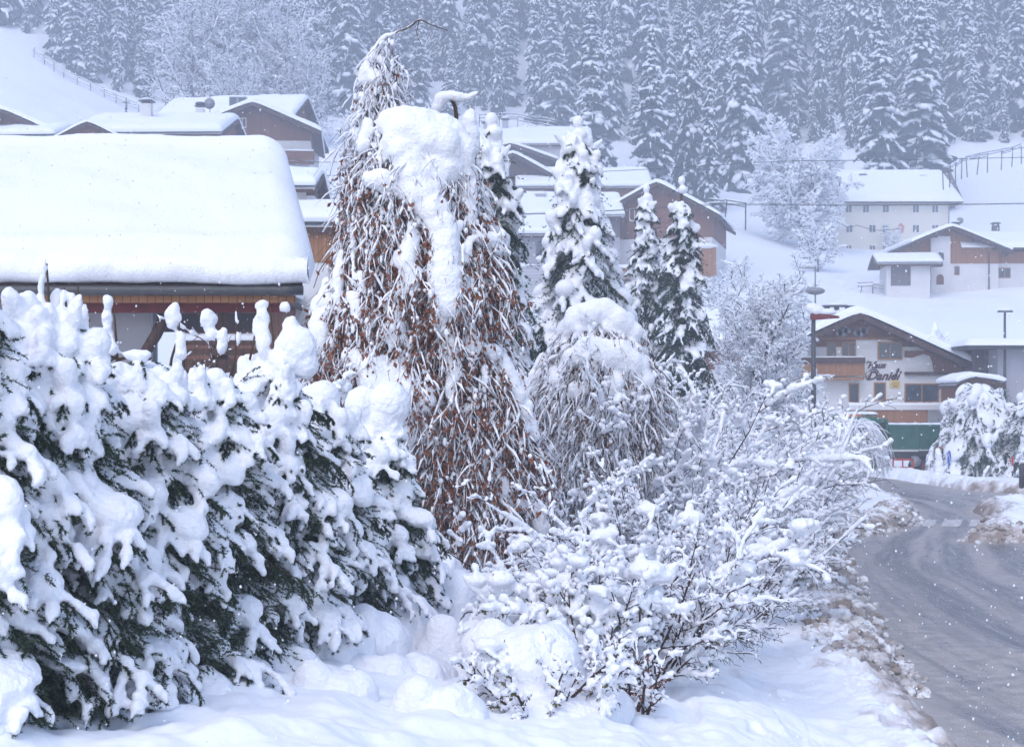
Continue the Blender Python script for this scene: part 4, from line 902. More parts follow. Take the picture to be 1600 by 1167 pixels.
def leaves(mb, C, size, m, r, hang=.7):
    """small curled leaves: two folded triangles each"""
    N = len(C)
    a = r.random(N) * 6.28; d = np.stack([np.cos(a), np.sin(a), -hang - r.random(N) * 1.2], 1); d = unit(d)
    s = unit(np.cross(d, r.normal(size=(N, 3)))); nn = np.cross(d, s)
    L = size * (.7 + .6 * r.random(N))[:, None]
    p0 = C; p1 = C + d * L * .5 + s * L * .3 + nn * L * .12; p2 = C + d * L; p3 = C + d * L * .5 - s * L * .3 + nn * L * .12
    V = np.stack([p0, p1, p2, p3], 1).reshape(-1, 3); i = np.arange(N)[:, None] * 4
    mb.add(V, np.concatenate([i + [0, 1, 2], i + [0, 2, 3]]), m, False)

def broadleaf(seed, h=9.0, R=4.0, frost=.04, trunk=.16, limbs=9, upr=.8, grav=-.1, tw=(.010, .006), levels=3, den=1.0, wood=None):
    """bare tree with every twig carrying snow. returns (trunk mesh builder, twigs mb, snow mb)"""
    r = np.random.default_rng(seed); tk, tg, sn = MB(), MB(), MB()
    T0 = np.array([[[0, 0, -.5], [0.02 * h, 0, h * .2], [-.01 * h, .02 * h, h * .42], [.02 * h, 0, h * .7], [0, 0, h * .97]]])
    tk.tubes(T0, np.array([[1.1, .9, .7, .35, .12]]) * trunk, 8)
    n = limbs; a = np.arange(n) * 2.4 + r.random() * 6; tt = np.linspace(.12, .72, n)[None]
    b, _ = interp_poly(T0, tt); b = b[0]
    el = np.radians(20 + 45 * tt[0] * upr + 10 * r.random(n))
    d = np.stack([np.cos(a) * np.cos(el), np.sin(a) * np.cos(el), np.sin(el)], 1)
    Lm = R * (1.15 - .45 * np.abs(tt[0] - .3)) * (.85 + .3 * r.random(n)) / np.maximum(np.cos(el), .55)
    P1 = grow(b, d, Lm, 6, .22 * upr, .03, r)
    P1 = np.concatenate([P1, grow(b[-3:] * 1.05, unit(d[-3:] + [0, 0, 1.5]), np.full(3, h * .3), 6, 0, .03, r)])
    tk.tubes(P1, taper(P1, np.full(len(P1), trunk * .42), trunk * .06), 6)
    P2 = spawn(P1, int(9 * den), .15, 1, .75, .42, r, 5, grav * .4, .04)
    P3 = spawn(P2, int(8 * den), .1, 1, .7, .45, r, 4, grav, .05)
    tg.tubes(P2, taper(P2, np.full(len(P2), tw[0] * 1.8), tw[0]), 4, 0, False); tg.tubes(P3, taper(P3, np.full(len(P3), tw[0]), tw[1]), 3, 0, False)
    snow_on(sn, P1, frost * 1.9, .8, 6, 0, r); snow_on(sn, P2, frost * 1.2, .8, 5, 0, r); snow_on(sn, P3, frost, .6, 4, 0, r)
    if levels > 3:
        P4 = spawn(P3, 6, .1, 1, .6, .5, r, 3, grav, .05); tg.tubes(P4, taper(P4, np.full(len(P4), tw[1]), tw[1] * .6), 3, 0, False); snow_on(sn, P4, frost * .8, .5, 4, 0, r)
    return tk, tg, sn
def make_broadleaf(name, label, loc, group=None, rz=0, cat='tree', twm='twig', **k):
    tk, tg, sn = broadleaf(**k); t = thing(name, label, cat, loc, rz, group)
    tk.build('trunk', M['bark'], t); c = tg.build('crown', M[twm], t); sn.build('snow', M['snow_far' if loc[1] > 60 else 'snow'], c)
    return t

def spruce_near(seed, h, R, sp=.28, voxel=.022, ns=1.0, nl=.024, nn=45, snow=1.0, droop=1.0, nb=6, prof=.75, lower=.55, tw=.012, dark=1.0, top=None, pil=1.0, side=8, gaps=0.0, core=0, keep_t=.88, fing=1.0):
    """detailed spruce: trunk, boughs with side twigs, real needles and a fused snow load. ns scales snow lump size"""
    r = np.random.default_rng(seed); tk, nd, sn = MB(), MB(), MB()
    tk.tubes(np.array([[[0, 0, -.4], [0, 0, h * .5], [0, 0, h * .97]]]), np.array([[.028, .018, .004]]) * h * .8, 8)
    zs = np.arange(.06 * h, h * .93, sp); rows = []
    for z in zs:
        f = 1 - z / h; n = nb + int(r.integers(-1, 2)); a0 = r.random() * 6.28
        for k in range(n): rows.append((z + r.normal() * sp * .2, a0 + k * 6.283 / n + r.normal() * .25, (R * f ** prof + .10 * R) * (.7 + .5 * r.random()), f))
    z, a, L, f = np.array(rows).T; B = len(z)
    el = .25 - .35 * f; d = np.stack([np.cos(a) * np.cos(el), np.sin(a) * np.cos(el), np.sin(el)], 1)
    dr = -(.35 + .45 * r.random(B)) * droop
    P = grow(np.stack([0 * z, 0 * z, z], 1), d, L, 7, dr, .02, r)
    tk.tubes(P, taper(P, tw * (.6 + L / R), tw * .35), 5, 0, False)
    # side twigs, alternate, sweeping forward and hanging
    k = side; t = .22 + .78 * (np.arange(k)[None] + r.random((B, k)) * .7) / k; b, T = interp_poly(P, t)
    sd = unit(np.cross(T, [0, 0, 1.])) * np.where(np.arange(k) % 2, 1, -1)[None, :, None]
    dd_ = unit(T * .75 + sd * .75 + np.array([0, 0, -.25]) + r.normal(size=T.shape) * .12)
    Lt = (L[:, None] * .42 * (1.15 - t * .75) + .05 * R) * (.7 + .6 * r.random((B, k)))
    Pt = grow(b.reshape(-1, 3), dd_.reshape(-1, 3), Lt.ravel(), 5, -.35 * droop, .03, r)
    k2 = 4; t2 = .2 + .8 * (np.arange(k2)[None] + r.random((len(Pt), k2)) * .7) / k2; b2, T2 = interp_poly(Pt, t2)
    s2 = unit(np.cross(T2, [0, 0, 1.])) * np.where(np.arange(k2) % 2, 1, -1)[None, :, None]
    d2 = unit(T2 * .8 + s2 * .6 + np.array([0, 0, -.35])); L2 = (Lt.reshape(-1, 1) * .42 * (1.1 - .6 * t2)) * (.7 + .6 * r.random(t2.shape))
    Pu = grow(b2.reshape(-1, 3), d2.reshape(-1, 3), L2.ravel(), 4, -.25, .03, r)
    # needles
    def needles(Q, n):
        Bq = len(Q); tq = r.random((Bq, n)); c, Tq = interp_poly(Q, tq); rd = r.normal(size=c.shape); rd -= (rd * Tq).sum(-1, keepdims=True) * Tq; rd = unit(rd)
        dn = unit(Tq * .7 + rd) * (nl * (.7 + .5 * r.random((Bq, n))))[..., None]; w = unit(np.cross(dn, rd + .01)) * nl * .10 * dark
        V = np.stack([c - w, c + w, c + dn], 2).reshape(-1, 3); nd.add(V, np.arange(len(V)).reshape(-1, 3), 0, False)
    needles(P, nn * 2); needles(Pt, int(nn * 1.0)); needles(Pu, int(nn * .55))
    if core:
        nc = int(core); zz = h * (1 - np.sqrt(r.random(nc))) * .97; rr = (R * (1 - zz / h) ** prof) * .80 * np.sqrt(r.random(nc)); aa = r.random(nc) * 6.28
        bc = np.stack([np.cos(aa) * rr, np.sin(aa) * rr, zz], 1); dc = unit(np.stack([np.cos(aa), np.sin(aa), -.5 + .5 * r.random(nc)], 1) + r.normal(size=(nc, 3)) * .35)
        Qc = grow(bc, dc, np.full(nc, nl * 7) * (.6 + .8 * r.random(nc)), 4, -.3, .02, r); needles(Qc, int(nn * .8))
    # snow: fingers on twigs, tongue along the bough, pillows across
    hz_f = np.clip(z / h, 0, 1); ps = np.clip(lower + (1 - lower) * hz_f * 1.35, 0, 1) * (1 - gaps * r.random(B))
    W = .034 * ns
    def chain(Q, w, n, keep, lift=.5, flat=.8):
        if not keep.any(): return
        Q = Q[keep]; Bq = len(Q); t_ = np.linspace(.12, .86, n)[None] + np.zeros((Bq, 1)); c, Tq = interp_poly(Q, t_); c = c + r.normal(size=c.shape) * .10 * W
        w = np.broadcast_to(np.asarray(w), (len(keep),))[keep][:, None] * (.55 + .8 * r.random((Bq, n))) * (1.1 - .35 * t_)
        Lq = np.linalg.norm(Q[:, -1] - Q[:, 0], axis=1)[:, None] / n * .75
        up = np.array([0, 0, 1.]); s_ = unit(np.cross(Tq, up)); u_ = np.cross(s_, Tq)
        A = np.stack([Tq * np.maximum(Lq, w)[..., None], s_ * w[..., None], u_ * (w * flat)[..., None]], 2)
        sn.blobs((c + up * (w * lift)[..., None]).reshape(-1, 3), A.reshape(-1, 3, 3), 0, 1)
    kb = r.random(B) < ps * snow; kt = (np.repeat(kb, k) & (r.random(B * k) < keep_t)); ku = np.repeat(kt, k2) & (r.random(len(Pu)) < .75)
    chain(P, W * 1.9, 9, kb, .7); chain(Pt, W * 1.15 * fing, 5, kt, .55); chain(Pu, W * .85 * fing, 3, ku, .5)
    big = kb & (r.random(B) < .8 * pil)
    for tt_, lw, ww in ((.42, .26, .20), (.72, .22, .20)):
        q = big & (r.random(B) < .85); c, Tq = interp_poly(P, np.full((B, 1), tt_)); c = c[:, 0]; Tq = Tq[:, 0]
        s_ = unit(np.cross(Tq, [0, 0, 1.])); u_ = np.cross(s_, Tq); v = .7 + .6 * r.random(B)
        th = (.055 + .05 * r.random(B)) * ns * (.7 + hz_f)
        A = np.stack([Tq * (L * lw * v)[:, None], s_ * (L * ww * v * (.6 + .6 * r.random(B)))[:, None], u_ * th[:, None]], 1)
        sn.blobs((c + u_ * (th * .75)[:, None])[q], A[q], 0, 2)
    return tk, nd, sn
def finish_spruce(tk, nd, sn, name, label, loc, voxel, group=None, rz=0, needle='needle', smooth_it=3, cat='spruce tree'):
    t = thing(name, label, cat, loc, rz, group)
    tk.build('trunk', M['bark'], t); nd.build('crown', M[needle], t)
    link(fuse(sn, voxel, 'snow', smooth_it, .5, M['snow']), 'snow', t)
    return t
# ---------------------------------------------------------------- spruce hedge in the left foreground
HEDGE = [(-95, 10.2, 3.1, 'leftmost hedge spruce, mostly cut off by the left edge of the photo'),
         (75, 11.3, 3.0, 'hedge spruce with three tall snow-caked leader shoots against the farmhouse wall'),
         (215, 12.6, 2.75, 'hedge spruce topped by one fat upright snow column'),
         (315, 14.0, 2.75, 'hedge spruce with two round snow balls on its leaders'),
         (425, 15.4, 2.95, 'hedge spruce with a hooded snow leader and rounded shoulder near the weeping beech'),
         (505, 17.0, 2.65, 'snowy hedge spruce second from the far end of the row'),
         (588, 18.6, 2.55, 'last spruce of the hedge, tucked against the foot of the weeping beech')]
for i, (px, d, h, lab) in enumerate(HEDGE):
    x = WX(px, d); zg = GZ(x, d); r = np.random.default_rng(50 + i)
    tk, nd, sn = spruce_near(100 + i, h, 1.0 if i < 2 else .95, sp=.20, nl=.030, nn=80, ns=1.16, snow=.97, nb=8, lower=.78, tw=.009, dark=2.0, pil=1.0, side=10, prof=.55, droop=.6, core=2600, keep_t=.68, fing=1.15)
    def P3(px_, py_, dd=0.0): 
        q = PW(px_, py_, d + dd); return q - np.array([x, d, zg])
    def leader(pts, rr, blobs):
        P = np.array([P3(*p) for p in pts]); tk.tubes(P[None], np.linspace(.016, .007, len(P))[None], 5)
        n = 60; c, T = interp_poly(P[None], r.random((1, n))); dn = unit(T[0] + r.normal(size=(n, 3))) * .022; w = unit(np.cross(dn, T[0])) * .003
        V = np.stack([c[0] - w, c[0] + w, c[0] + dn], 1).reshape(-1, 3); nd.add(V, np.arange(len(V)).reshape(-1, 3), 0, False)
        for (bx_, by_, rx, rz_) in blobs:
            c0 = P3(bx_, by_, .0); ax = np.array([rx, min(rx, rz_) * .9, rz_]) / F * d
            sn.blobs([c0], [ax * .82], 0, 2); o3 = unit(r.normal(size=(9, 3))) * .62; sn.blobs(c0 + o3 * ax, (ax * .5)[None] * r.uniform(.7, 1.15, (9, 1)), 0, 1)
    if i == 1:
        leader([(80, 580), (78, 500), (73, 412)], 0, [(67, 425, 9, 24), (64, 470, 8, 40), (68, 530, 14, 34), (84, 545, 10, 25)])
        leader([(105, 590), (108, 520), (100, 450)], 0, [(99, 462, 8, 16), (98, 500, 8, 30), (120, 560, 18, 20)])
        leader([(118, 590), (120, 520), (122, 448)], 0, [(116, 480, 7, 30), (132, 495, 9, 18), (128, 520, 10, 14)])
        leader([(15, 560), (40, 530), (62, 508)], 0, [(35, 525, 26, 12), (12, 540, 24, 18), (55, 508, 12, 9)])
        leader([(105, 560), (125, 520), (140, 500)], 0, [(126, 508, 15, 10)])
        leader([(130, 585), (160, 570), (180, 560)], 0, [(150, 560, 26, 11)])
    if i == 2:
        leader([(184, 590), (182, 540), (178, 482)], 0, [(169, 472, 11, 16), (168, 500, 10, 26), (172, 530, 9, 18), (176, 545, 12, 14)])
        leader([(182, 560), (150, 545), (140, 535)], 0, [(152, 540, 17, 11), (215, 555, 24, 12), (222, 558, 16, 10)])
        leader([(184, 562), (210, 556), (236, 560)], 0, [])
    if i == 3:
        leader([(262, 600), (268, 560), (280, 520), (280, 500)], 0, [(271, 490, 14, 19), (268, 505, 11, 12), (282, 530, 10, 16)])
        leader([(290, 600), (286, 560), (276, 528)], 0, [(282, 545, 10, 22)])
        leader([(330, 600), (338, 570), (337, 515)], 0, [(326, 500, 14, 20), (330, 520, 11, 14), (348, 530, 9, 22), (345, 545, 8, 14)])
        leader([(360, 590), (368, 555), (370, 480)], 0, [(369, 500, 4, 18), (372, 530, 6, 16)])
    if i == 4:
        leader([(430, 590), (428, 545), (422, 480)], 0, [(408, 476, 12, 10), (412, 500, 11, 24), (412, 530, 14, 26), (445, 480, 9, 10), (452, 510, 14, 20)])
        leader([(385, 585), (394, 545), (404, 492)], 0, [(398, 510, 5, 20)])
        sn.blobs([P3(462, 545), P3(448, 565), P3(476, 570)], np.array([[34, 28, 36], [30, 30, 26], [22, 22, 24]]) / F * d, 0, 2)
    if i in (5, 6):
        for q in range(4): sn.blobs([P3(px + r.uniform(-45, 45), (610 if i == 5 else 640) + r.uniform(-10, 60))], np.array([[24, 22, 26]]) / F * d * r.uniform(.8, 1.4), 0, 2)
    # big pillows high on the sides facing the garden
    for q in range(4):
        a = -1.57 + r.normal() * .9; zz = h * r.uniform(.45, .85); rr = 1.15 * (1 - zz / h) ** .62 * .72
        C = np.array([math.cos(a) * rr, math.sin(a) * rr, zz]); n = np.array([math.cos(a), math.sin(a), .9]); n /= np.linalg.norm(n); s_ = np.array([-math.sin(a), math.cos(a), 0]); u_ = np.cross(n, s_)
        w = r.uniform(.12, .24); sn.blobs([C], [[s_ * w, u_ * w * r.uniform(1.0, 1.7), n * w * .5]], 0, 2)
    finish_spruce(tk, nd, sn, 'spruce_tree', 'young ' + lab if not lab.startswith('last') else lab, (x, d, zg), .021, 'spruces of the foreground hedge', 0)
# ---------------------------------------------------------------- weeping beech and its smaller neighbour: hanging curtains of snow-caked twigs
def inside(poly, x, y): return sdf(np.asarray(x, float), np.asarray(y, float), np.asarray(poly, float)) < 0
def curtain(poly, d, n, seed, depth=.75, sL=(35, 115), drift=.16, leafn=9, leafsz=.055, tw=.007, snowr=.026, keep=.75, top_fade=None, leaf_w=None, cx=None):
    """hanging shoots filling the silhouette poly (photo px) bent over a rounded body at distance d"""
    r = np.random.default_rng(seed); poly = np.array(poly, float); s = F / d
    x0, y0 = poly.min(0); x1, y1 = poly.max(0); tg, sn, lf = MB(), MB(), MB(); pts = []
    while len(pts) < n:
        X = r.uniform(x0, x1, 4000); Y = r.uniform(y0, y1, 4000); ok = inside(poly, X, Y); pts += list(zip(X[ok], Y[ok]))
    pts = np.array(pts[:n])
    # half-width of the silhouette at each height
    rows = np.linspace(y0, y1, 80); lo = []; hi = []
    for yy in rows:
        xs = np.linspace(x0, x1, 160); m = inside(poly, xs, np.full(160, yy)); lo.append(xs[m].min() if m.any() else np.nan); hi.append(xs[m].max() if m.any() else np.nan)
    lo = np.array(lo); hi = np.array(hi); g = ~np.isnan(lo); L_ = np.interp(pts[:, 1], rows[g], lo[g]); H_ = np.interp(pts[:, 1], rows[g], hi[g])
    c = (L_ + H_) / 2; hw = (H_ - L_) / 2 + 1; u = (pts[:, 0] - c) / hw
    side = np.where(r.random(n) < .72, -1, 1)
    dep = side * np.sqrt(np.clip(1 - u * u, .02, 1)) * hw / s * depth * (.55 + .45 * r.random(n))
    base = np.stack([WX(pts[:, 0], d), d + dep, WZ(pts[:, 1], d)], 1)
    ln = r.uniform(*sL, n) / s; ph = r.random(n) * 6.28
    dirv = unit(np.stack([u * drift * 2 + r.normal(size=n) * .20, side * .25 * (1 - np.abs(u)) + r.normal(size=n) * .2, -np.full(n, .55)], 1))
    P = grow(base, dirv, ln * .7, 9, -.55, .0); t = np.linspace(0, 1, 9)
    fq = r.uniform(3, 9, n)[:, None]; am = ((.04 + .09 * r.random(n)) * ln)[:, None]
    P[..., 0] += (np.sin(t[None] * fq + ph[:, None]) - np.sin(ph[:, None])) * am + np.cumsum(r.normal(size=(n, 9)) * .012, 1)
    P[..., 1] += np.cumsum(r.normal(size=(n, 9)) * .012, 1)
    # hook where the shoot leaves its branch
    tg.tubes(P, taper(P, np.full(n, tw), tw * .5), 3, 0, False)
    Q = spawn(P, 3, .05, .9, .75, .42, r, 4, -.6, .06); tg.tubes(Q, taper(Q, np.full(len(Q), tw * .7), tw * .35), 3, 0, False)
    snow_on(sn, P, snowr, .25, 5, 0, r, keep, .6); snow_on(sn, Q, snowr * .9, .4, 4, 0, r, keep * .8, .6)
    # snow crumbs hung in the shoots
    tq = r.random((n, 3)); C, _ = interp_poly(P, tq); C = C.reshape(-1, 3) + r.normal(size=(n * 3, 3)) * .02; q = r.random(len(C)) < keep * .7
    A = np.stack([snowr * r.uniform(.8, 1.8, len(C)), snowr * r.uniform(.8, 1.6, len(C)), snowr * r.uniform(1.3, 3.4, len(C))], 1)
    sn.blobs(C[q], A[q], 0, 1)
    if leafn:
        w = np.ones(n) if leaf_w is None else leaf_w(pts[:, 0], pts[:, 1])
        al = np.concatenate([P, np.pad(Q, ((0, 0), (0, 3), (0, 0)), mode='edge')]) if False else P
        tl = r.random((n, leafn)); C, _ = interp_poly(P, tl); k = r.random((n, leafn)) < w[:, None]; C = C[k] + r.normal(size=(int(k.sum()), 3)) * .02
        leaves(lf, C, leafsz, 0, r)
        tl = r.random((len(Q), 2)); C, _ = interp_poly(Q, tl); k = r.random(tl.shape) < np.repeat(w, 3)[:, None] * .8; leaves(lf, C[k], leafsz, 0, r)
    return tg, sn, lf
def body_depth(poly, depth):
    poly = np.array(poly, float); rows = np.linspace(poly[:, 1].min(), poly[:, 1].max(), 120); lo = []; hi = []
    for yy in rows:
        xs = np.linspace(poly[:, 0].min(), poly[:, 0].max(), 160); m = inside(poly, xs, np.full(160, yy)); lo.append(xs[m].min() if m.any() else np.nan); hi.append(xs[m].max() if m.any() else np.nan)
    lo = np.array(lo); hi = np.array(hi); g = ~np.isnan(lo)
    def f(x, y, s):
        a = np.interp(y, rows[g], lo[g]); b_ = np.interp(y, rows[g], hi[g]); hw = (b_ - a) / 2 + 1; u = np.clip((x - (a + b_) / 2) / hw, -1, 1)
        return -np.sqrt(1 - u * u) * hw / s * depth
    return f
def snow_path(mb, pts, d, jit=.12, seed=0, flat=.8, step=.5, body=None):
    """chain of soft lumps along photo points (px, py, radius px, depth offset m)"""
    r = np.random.default_rng(seed); s = F / d
    P = np.array([(a, b, c, (e[0] if e else 0)) for a, b, c, *e in pts], float)
    ln = np.concatenate([[0], np.cumsum(np.hypot(*np.diff(P[:, :2], axis=0).T))]); n = max(2, int(ln[-1] / (P[:, 2].mean() * step)) + 1)
    k = np.linspace(0, ln[-1], n); Q = np.stack([np.interp(k, ln, P[:, i]) for i in range(4)], 1)
    off_d = Q[:, 3] if body is None else np.minimum(body(Q[:, 0], Q[:, 1], s) + .02, Q[:, 3])
    C = np.stack([WX(Q[:, 0], d), d + off_d, WZ(Q[:, 1], d)], 1); R = Q[:, 2] / s
    C += r.normal(size=C.shape) * R[:, None] * jit
    mb.blobs(C, np.stack([R, R * flat, R], 1) * r.uniform(1 - jit, 1 + jit, (n, 3)), 0, 2)

D = 24.0
BEECH = [(583, 62), (602, 58), (612, 90), (618, 150), (622, 205), (690, 190), (738, 235), (752, 300), (788, 372), (806, 450), (776, 505), (800, 560), (830, 625), (850, 700), (846, 770), (815, 800), (800, 850), (770, 905), (735, 948), (715, 930), (690, 870), (640, 830), (632, 760), (600, 700), (540, 640), (492, 610), (470, 540), (492, 470), (512, 400), (528, 320), (545, 240), (553, 170), (560, 110)]
BEECH = [(668 + (x_ - 668) * (.93 if y_ > 240 else 1) + (6 if y_ < 240 else 0), y_) for x_, y_ in BEECH]
zg = GZ(WX(715, D), D)
bt = thing('weeping_beech', 'tall weeping beech with rusty dead leaves and a huge snow-hooded top', 'weeping tree', (WX(715, D), D, zg))
off = np.array([WX(715, D), D, zg])
def sub(mb):
    for v in mb.V: v -= off_
    return mb
tk = MB()
def limb(pts, d, r0, r1, mb=None):
    P = np.array([PW(a, b, d + (c[0] if c else 0)) for a, b, *c in pts]); k = np.linspace(0, len(P) - 1, 6 * len(P)); q = np.stack([np.interp(k, np.arange(len(P)), P[:, i]) for i in range(3)], 1)
    for _ in range(4): q[1:-1] = (q[:-2] + 2 * q[1:-1] + q[2:]) / 4
    (mb or tk).tubes(q[None], np.linspace(r0, r1, len(q))[None], 8)
limb([(715, 945), (705, 820), (690, 640), (665, 480), (640, 340), (610, 230), (588, 140), (584, 90), (592, 72)], D, .16, .02)
limb([(590, 76), (602, 58), (625, 49), (640, 43), (655, 30), (675, 40), (700, 48)], D, .022, .006)
limb([(655, 33), (650, 52), (658, 70)], D, .008, .004)
limb([(640, 340), (640, 270), (650, 215), (690, 205), (730, 260), (740, 330)], D, .06, .02)
limb([(665, 480), (700, 330), (715, 220), (712, 165), (700, 150), (682, 165), (672, 200)], D + .5, .05, .012); limb([(705, 150), (730, 156), (746, 148)], D + .5, .015, .006)
limb([(650, 400), (630, 350), (600, 330), (585, 320)], D - .4, .035, .015); limb([(690, 640), (740, 520), (790, 430), (800, 420)], D, .06, .02)
limb([(690, 640), (620, 540), (580, 530), (560, 570)], D - .3, .05, .02); limb([(584, 115), (575, 100), (566, 120), (564, 160)], D, .012, .006); limb([(590, 150), (600, 130), (608, 150), (610, 180)], D, .012, .006)
limb([(520, 395), (500, 420), (490, 450)], D - .2, .008, .006)
lw = lambda x, y: np.clip((y - 190) / 260, 0.05, 1) * np.clip(1.25 - .3 * (x < 560) - .25 * (y > 860), 0, 1)
tg, sn, lf = curtain(BEECH, D, 3300, 31, leaf_w=lw, leafn=15, leafsz=.088, snowr=.021, keep=.72, tw=.006, drift=.02)
big = MB()
bd = body_depth(BEECH, .74)
sp = lambda pts, **k: snow_path(big, pts, D, body=bd, **k)
# hooded cap and the thick tongue running down from it
sp([(612, 205, 22), (640, 200, 24), (675, 202, 22), (705, 215, 24), (722, 245, 22), (730, 290, 18), (734, 330, 10)], seed=1, step=.35)
sp([(640, 215, 28, -.3), (665, 225, 30, -.3), (700, 240, 26, -.25), (705, 275, 22, -.3)], seed=2, step=.35)
sp([(622, 215, 18, -.4), (635, 250, 22, -.5), (650, 290, 26, -.55), (668, 325, 27, -.6), (690, 350, 24, -.6), (700, 390, 20, -.6), (697, 430, 24, -.62), (700, 470, 26, -.65), (692, 505, 20, -.65), (706, 530, 12, -.65)], seed=3, step=.35)
for q in range(26):
    k_ = rng.random(); a = np.interp(k_, [0, .3, .55, .8, 1], [625, 668, 695, 700, 694]) + rng.normal() * 16; b = np.interp(k_, [0, .3, .55, .8, 1], [220, 320, 380, 450, 520])
    sp([(a, b, rng.uniform(7, 13), 0), (a + rng.normal() * 5, b + rng.uniform(10, 34), rng.uniform(5, 9), 0)], seed=400 + q)
sp([(640, 280, 16, -.3), (655, 300, 12, -.4), (690, 300, 16, -.4), (680, 270, 20, -.4)], seed=4, step=.4)
sp([(584, 290, 12, -.7), (600, 292, 19, -.75), (612, 298, 16, -.7)], seed=5)
sp([(590, 75, 6), (578, 100, 10), (570, 128, 11), (576, 118, 12), (590, 128, 12)], seed=6, step=.5); sp([(563, 150, 8), (575, 155, 9), (585, 165, 10)], seed=7); sp([(560, 210, 8), (572, 240, 12), (580, 200, 10)], seed=8)
snow_path(big, [(590, 70, 6), (604, 57, 5), (625, 49, 3.5), (640, 42, 3), (655, 29, 2.5), (675, 38, 2), (700, 46, 2)], D, seed=9, step=.8)
snow_path(big, [(676, 200, 9), (680, 175, 9), (688, 155, 10), (702, 148, 9), (716, 152, 8), (732, 152, 7), (745, 145, 4)], D + .5, seed=10); snow_path(big, [(735, 180, 10), (730, 200, 16), (738, 230, 16)], D + .5, seed=11)
sp([(748, 378, 10, -.4), (765, 380, 14, -.4), (778, 395, 10, -.4)], seed=12); sp([(745, 290, 8), (756, 320, 10), (772, 360, 9)], seed=13)
# left flank shoulder that arches down behind the hedge
sp([(520, 440, 9, -.3), (510, 480, 17, -.4), (508, 530, 20, -.4), (500, 560, 12, -.3)], seed=14)
sp([(560, 560, 16, -.9), (585, 575, 24, -.9), (605, 605, 28, -.9), (622, 640, 28, -.9), (630, 680, 26, -.9), (628, 720, 20, -.9)], seed=15, step=.35)
sp([(600, 570, 14, -.8), (630, 590, 18, -.8), (655, 620, 20, -.8), (668, 655, 14, -.8), (676, 680, 9, -.8)], seed=16); sp([(672, 610, 12, -.7), (680, 640, 13, -.7), (684, 680, 8, -.7)], seed=17)
sp([(706, 540, 13), (715, 580, 12), (708, 610, 9), (718, 640, 7)], seed=31); sp([(650, 380, 12), (642, 420, 14), (650, 460, 10)], seed=32); sp([(640, 460, 9), (628, 500, 12), (632, 540, 9)], seed=33); sp([(720, 470, 14), (735, 520, 12), (742, 560, 8)], seed=34); sp([(540, 400, 8), (533, 450, 10), (540, 490, 8)], seed=35); sp([(650, 700, 10), (660, 760, 12), (655, 800, 8)], seed=36)
sp([(750, 545, 12, -.5), (780, 560, 14, -.4), (800, 600, 15, -.4), (820, 640, 12, -.3), (835, 680, 10, -.2)], seed=18); sp([(560, 470, 12, -.6), (566, 500, 9, -.6)], seed=19)
sp([(612, 505, 9, -.8), (615, 530, 10, -.8)], seed=20); sp([(760, 700, 12, -.6), (775, 740, 14, -.6), (790, 780, 14, -.5), (835, 790, 12, -.4), (845, 820, 14, -.4)], seed=21); sp([(740, 850, 12, -.5), (760, 890, 16, -.4), (740, 930, 10, -.3)], seed=22)
for q in range(80):
    a, b = (rng.uniform(500, 830), rng.uniform(330, 880))
    if inside(BEECH, [a], [b])[0]: sp([(a, b, rng.uniform(4, 9), 0), (a + rng.normal() * 4, b + rng.uniform(12, 40), rng.uniform(3, 6), 0)], seed=100 + q)
def fin(mb, nm, m, parent, o_):
    for i in range(len(mb.V)): mb.V[i] = mb.V[i] - o_
    return mb.build(nm, m, parent)
fin(tk, 'trunk', M['bark'], bt, off); cr = fin(tg, 'crown', M['twig'], bt, off); fin(lf, 'leaves', M['leaf_rust'], bt, off); fin(sn, 'twig_snow', M['snow'], bt, off)
for i in range(len(big.V)): big.V[i] = big.V[i] - off
link(fuse(big, .035, 'snow', 4, .5), 'snow', bt)

# weeping shrub to its right: brown-grey inside, domed snow top
D2 = 29.0; off2 = np.array([WX(930, D2), D2, GZ(WX(930, D2), D2)])
SH = [(860, 640), (848, 600), (868, 560), (880, 510), (905, 478), (950, 480), (985, 500), (1005, 545), (1018, 590), (1012, 640), (1006, 700), (985, 745), (960, 785), (900, 800), (862, 790), (850, 720)]
wt = thing('weeping_shrub', 'dome-topped weeping shrub with grey-brown hanging twigs, right of the tall beech', 'weeping tree', tuple(off2))
tk = MB(); limb([(925, 850), (920, 760), (900, 650), (905, 560), (930, 500), (975, 520), (1000, 580)], D2, .12, .02); limb([(905, 640), (960, 560), (1000, 580)], D2, .05, .015); limb([(912, 700), (880, 600), (865, 620)], D2, .05, .015)
tg, sn, lf = curtain(SH, D2, 2000, 41, sL=(35, 95), leafn=2, leafsz=.06, snowr=.024, keep=.65, tw=.007, drift=.16)
big = MB(); bd2 = body_depth(SH, .74); s2 = lambda pts, **k: snow_path(big, pts, D2, body=bd2, **k)
s2([(880, 520, 14), (905, 495, 20), (935, 490, 22), (965, 500, 20), (985, 520, 16)], seed=50, step=.4); s2([(895, 560, 16, -.5), (920, 550, 22, -.5), (955, 555, 24, -.5), (985, 570, 22, -.5), (1002, 600, 15, -.4)], seed=51, step=.4)
for q in range(110):
    a, b = rng.uniform(850, 1015), 480 + 300 * rng.random() ** 1.6
    if inside(SH, [a], [b])[0]: s2([(a, b, rng.uniform(5, 11), 0), (a + rng.normal() * 6, b + rng.uniform(6, 26), rng.uniform(3, 7), 0)], seed=300 + q)
s2([(870, 590, 12, -.4), (860, 625, 12, -.3), (856, 660, 8, -.2)], seed=52); s2([(960, 600, 14, -.6), (945, 625, 12, -.7), (920, 640, 9, -.7)], seed=53); s2([(850, 560, 10), (838, 590, 14), (826, 620, 12)], seed=54)
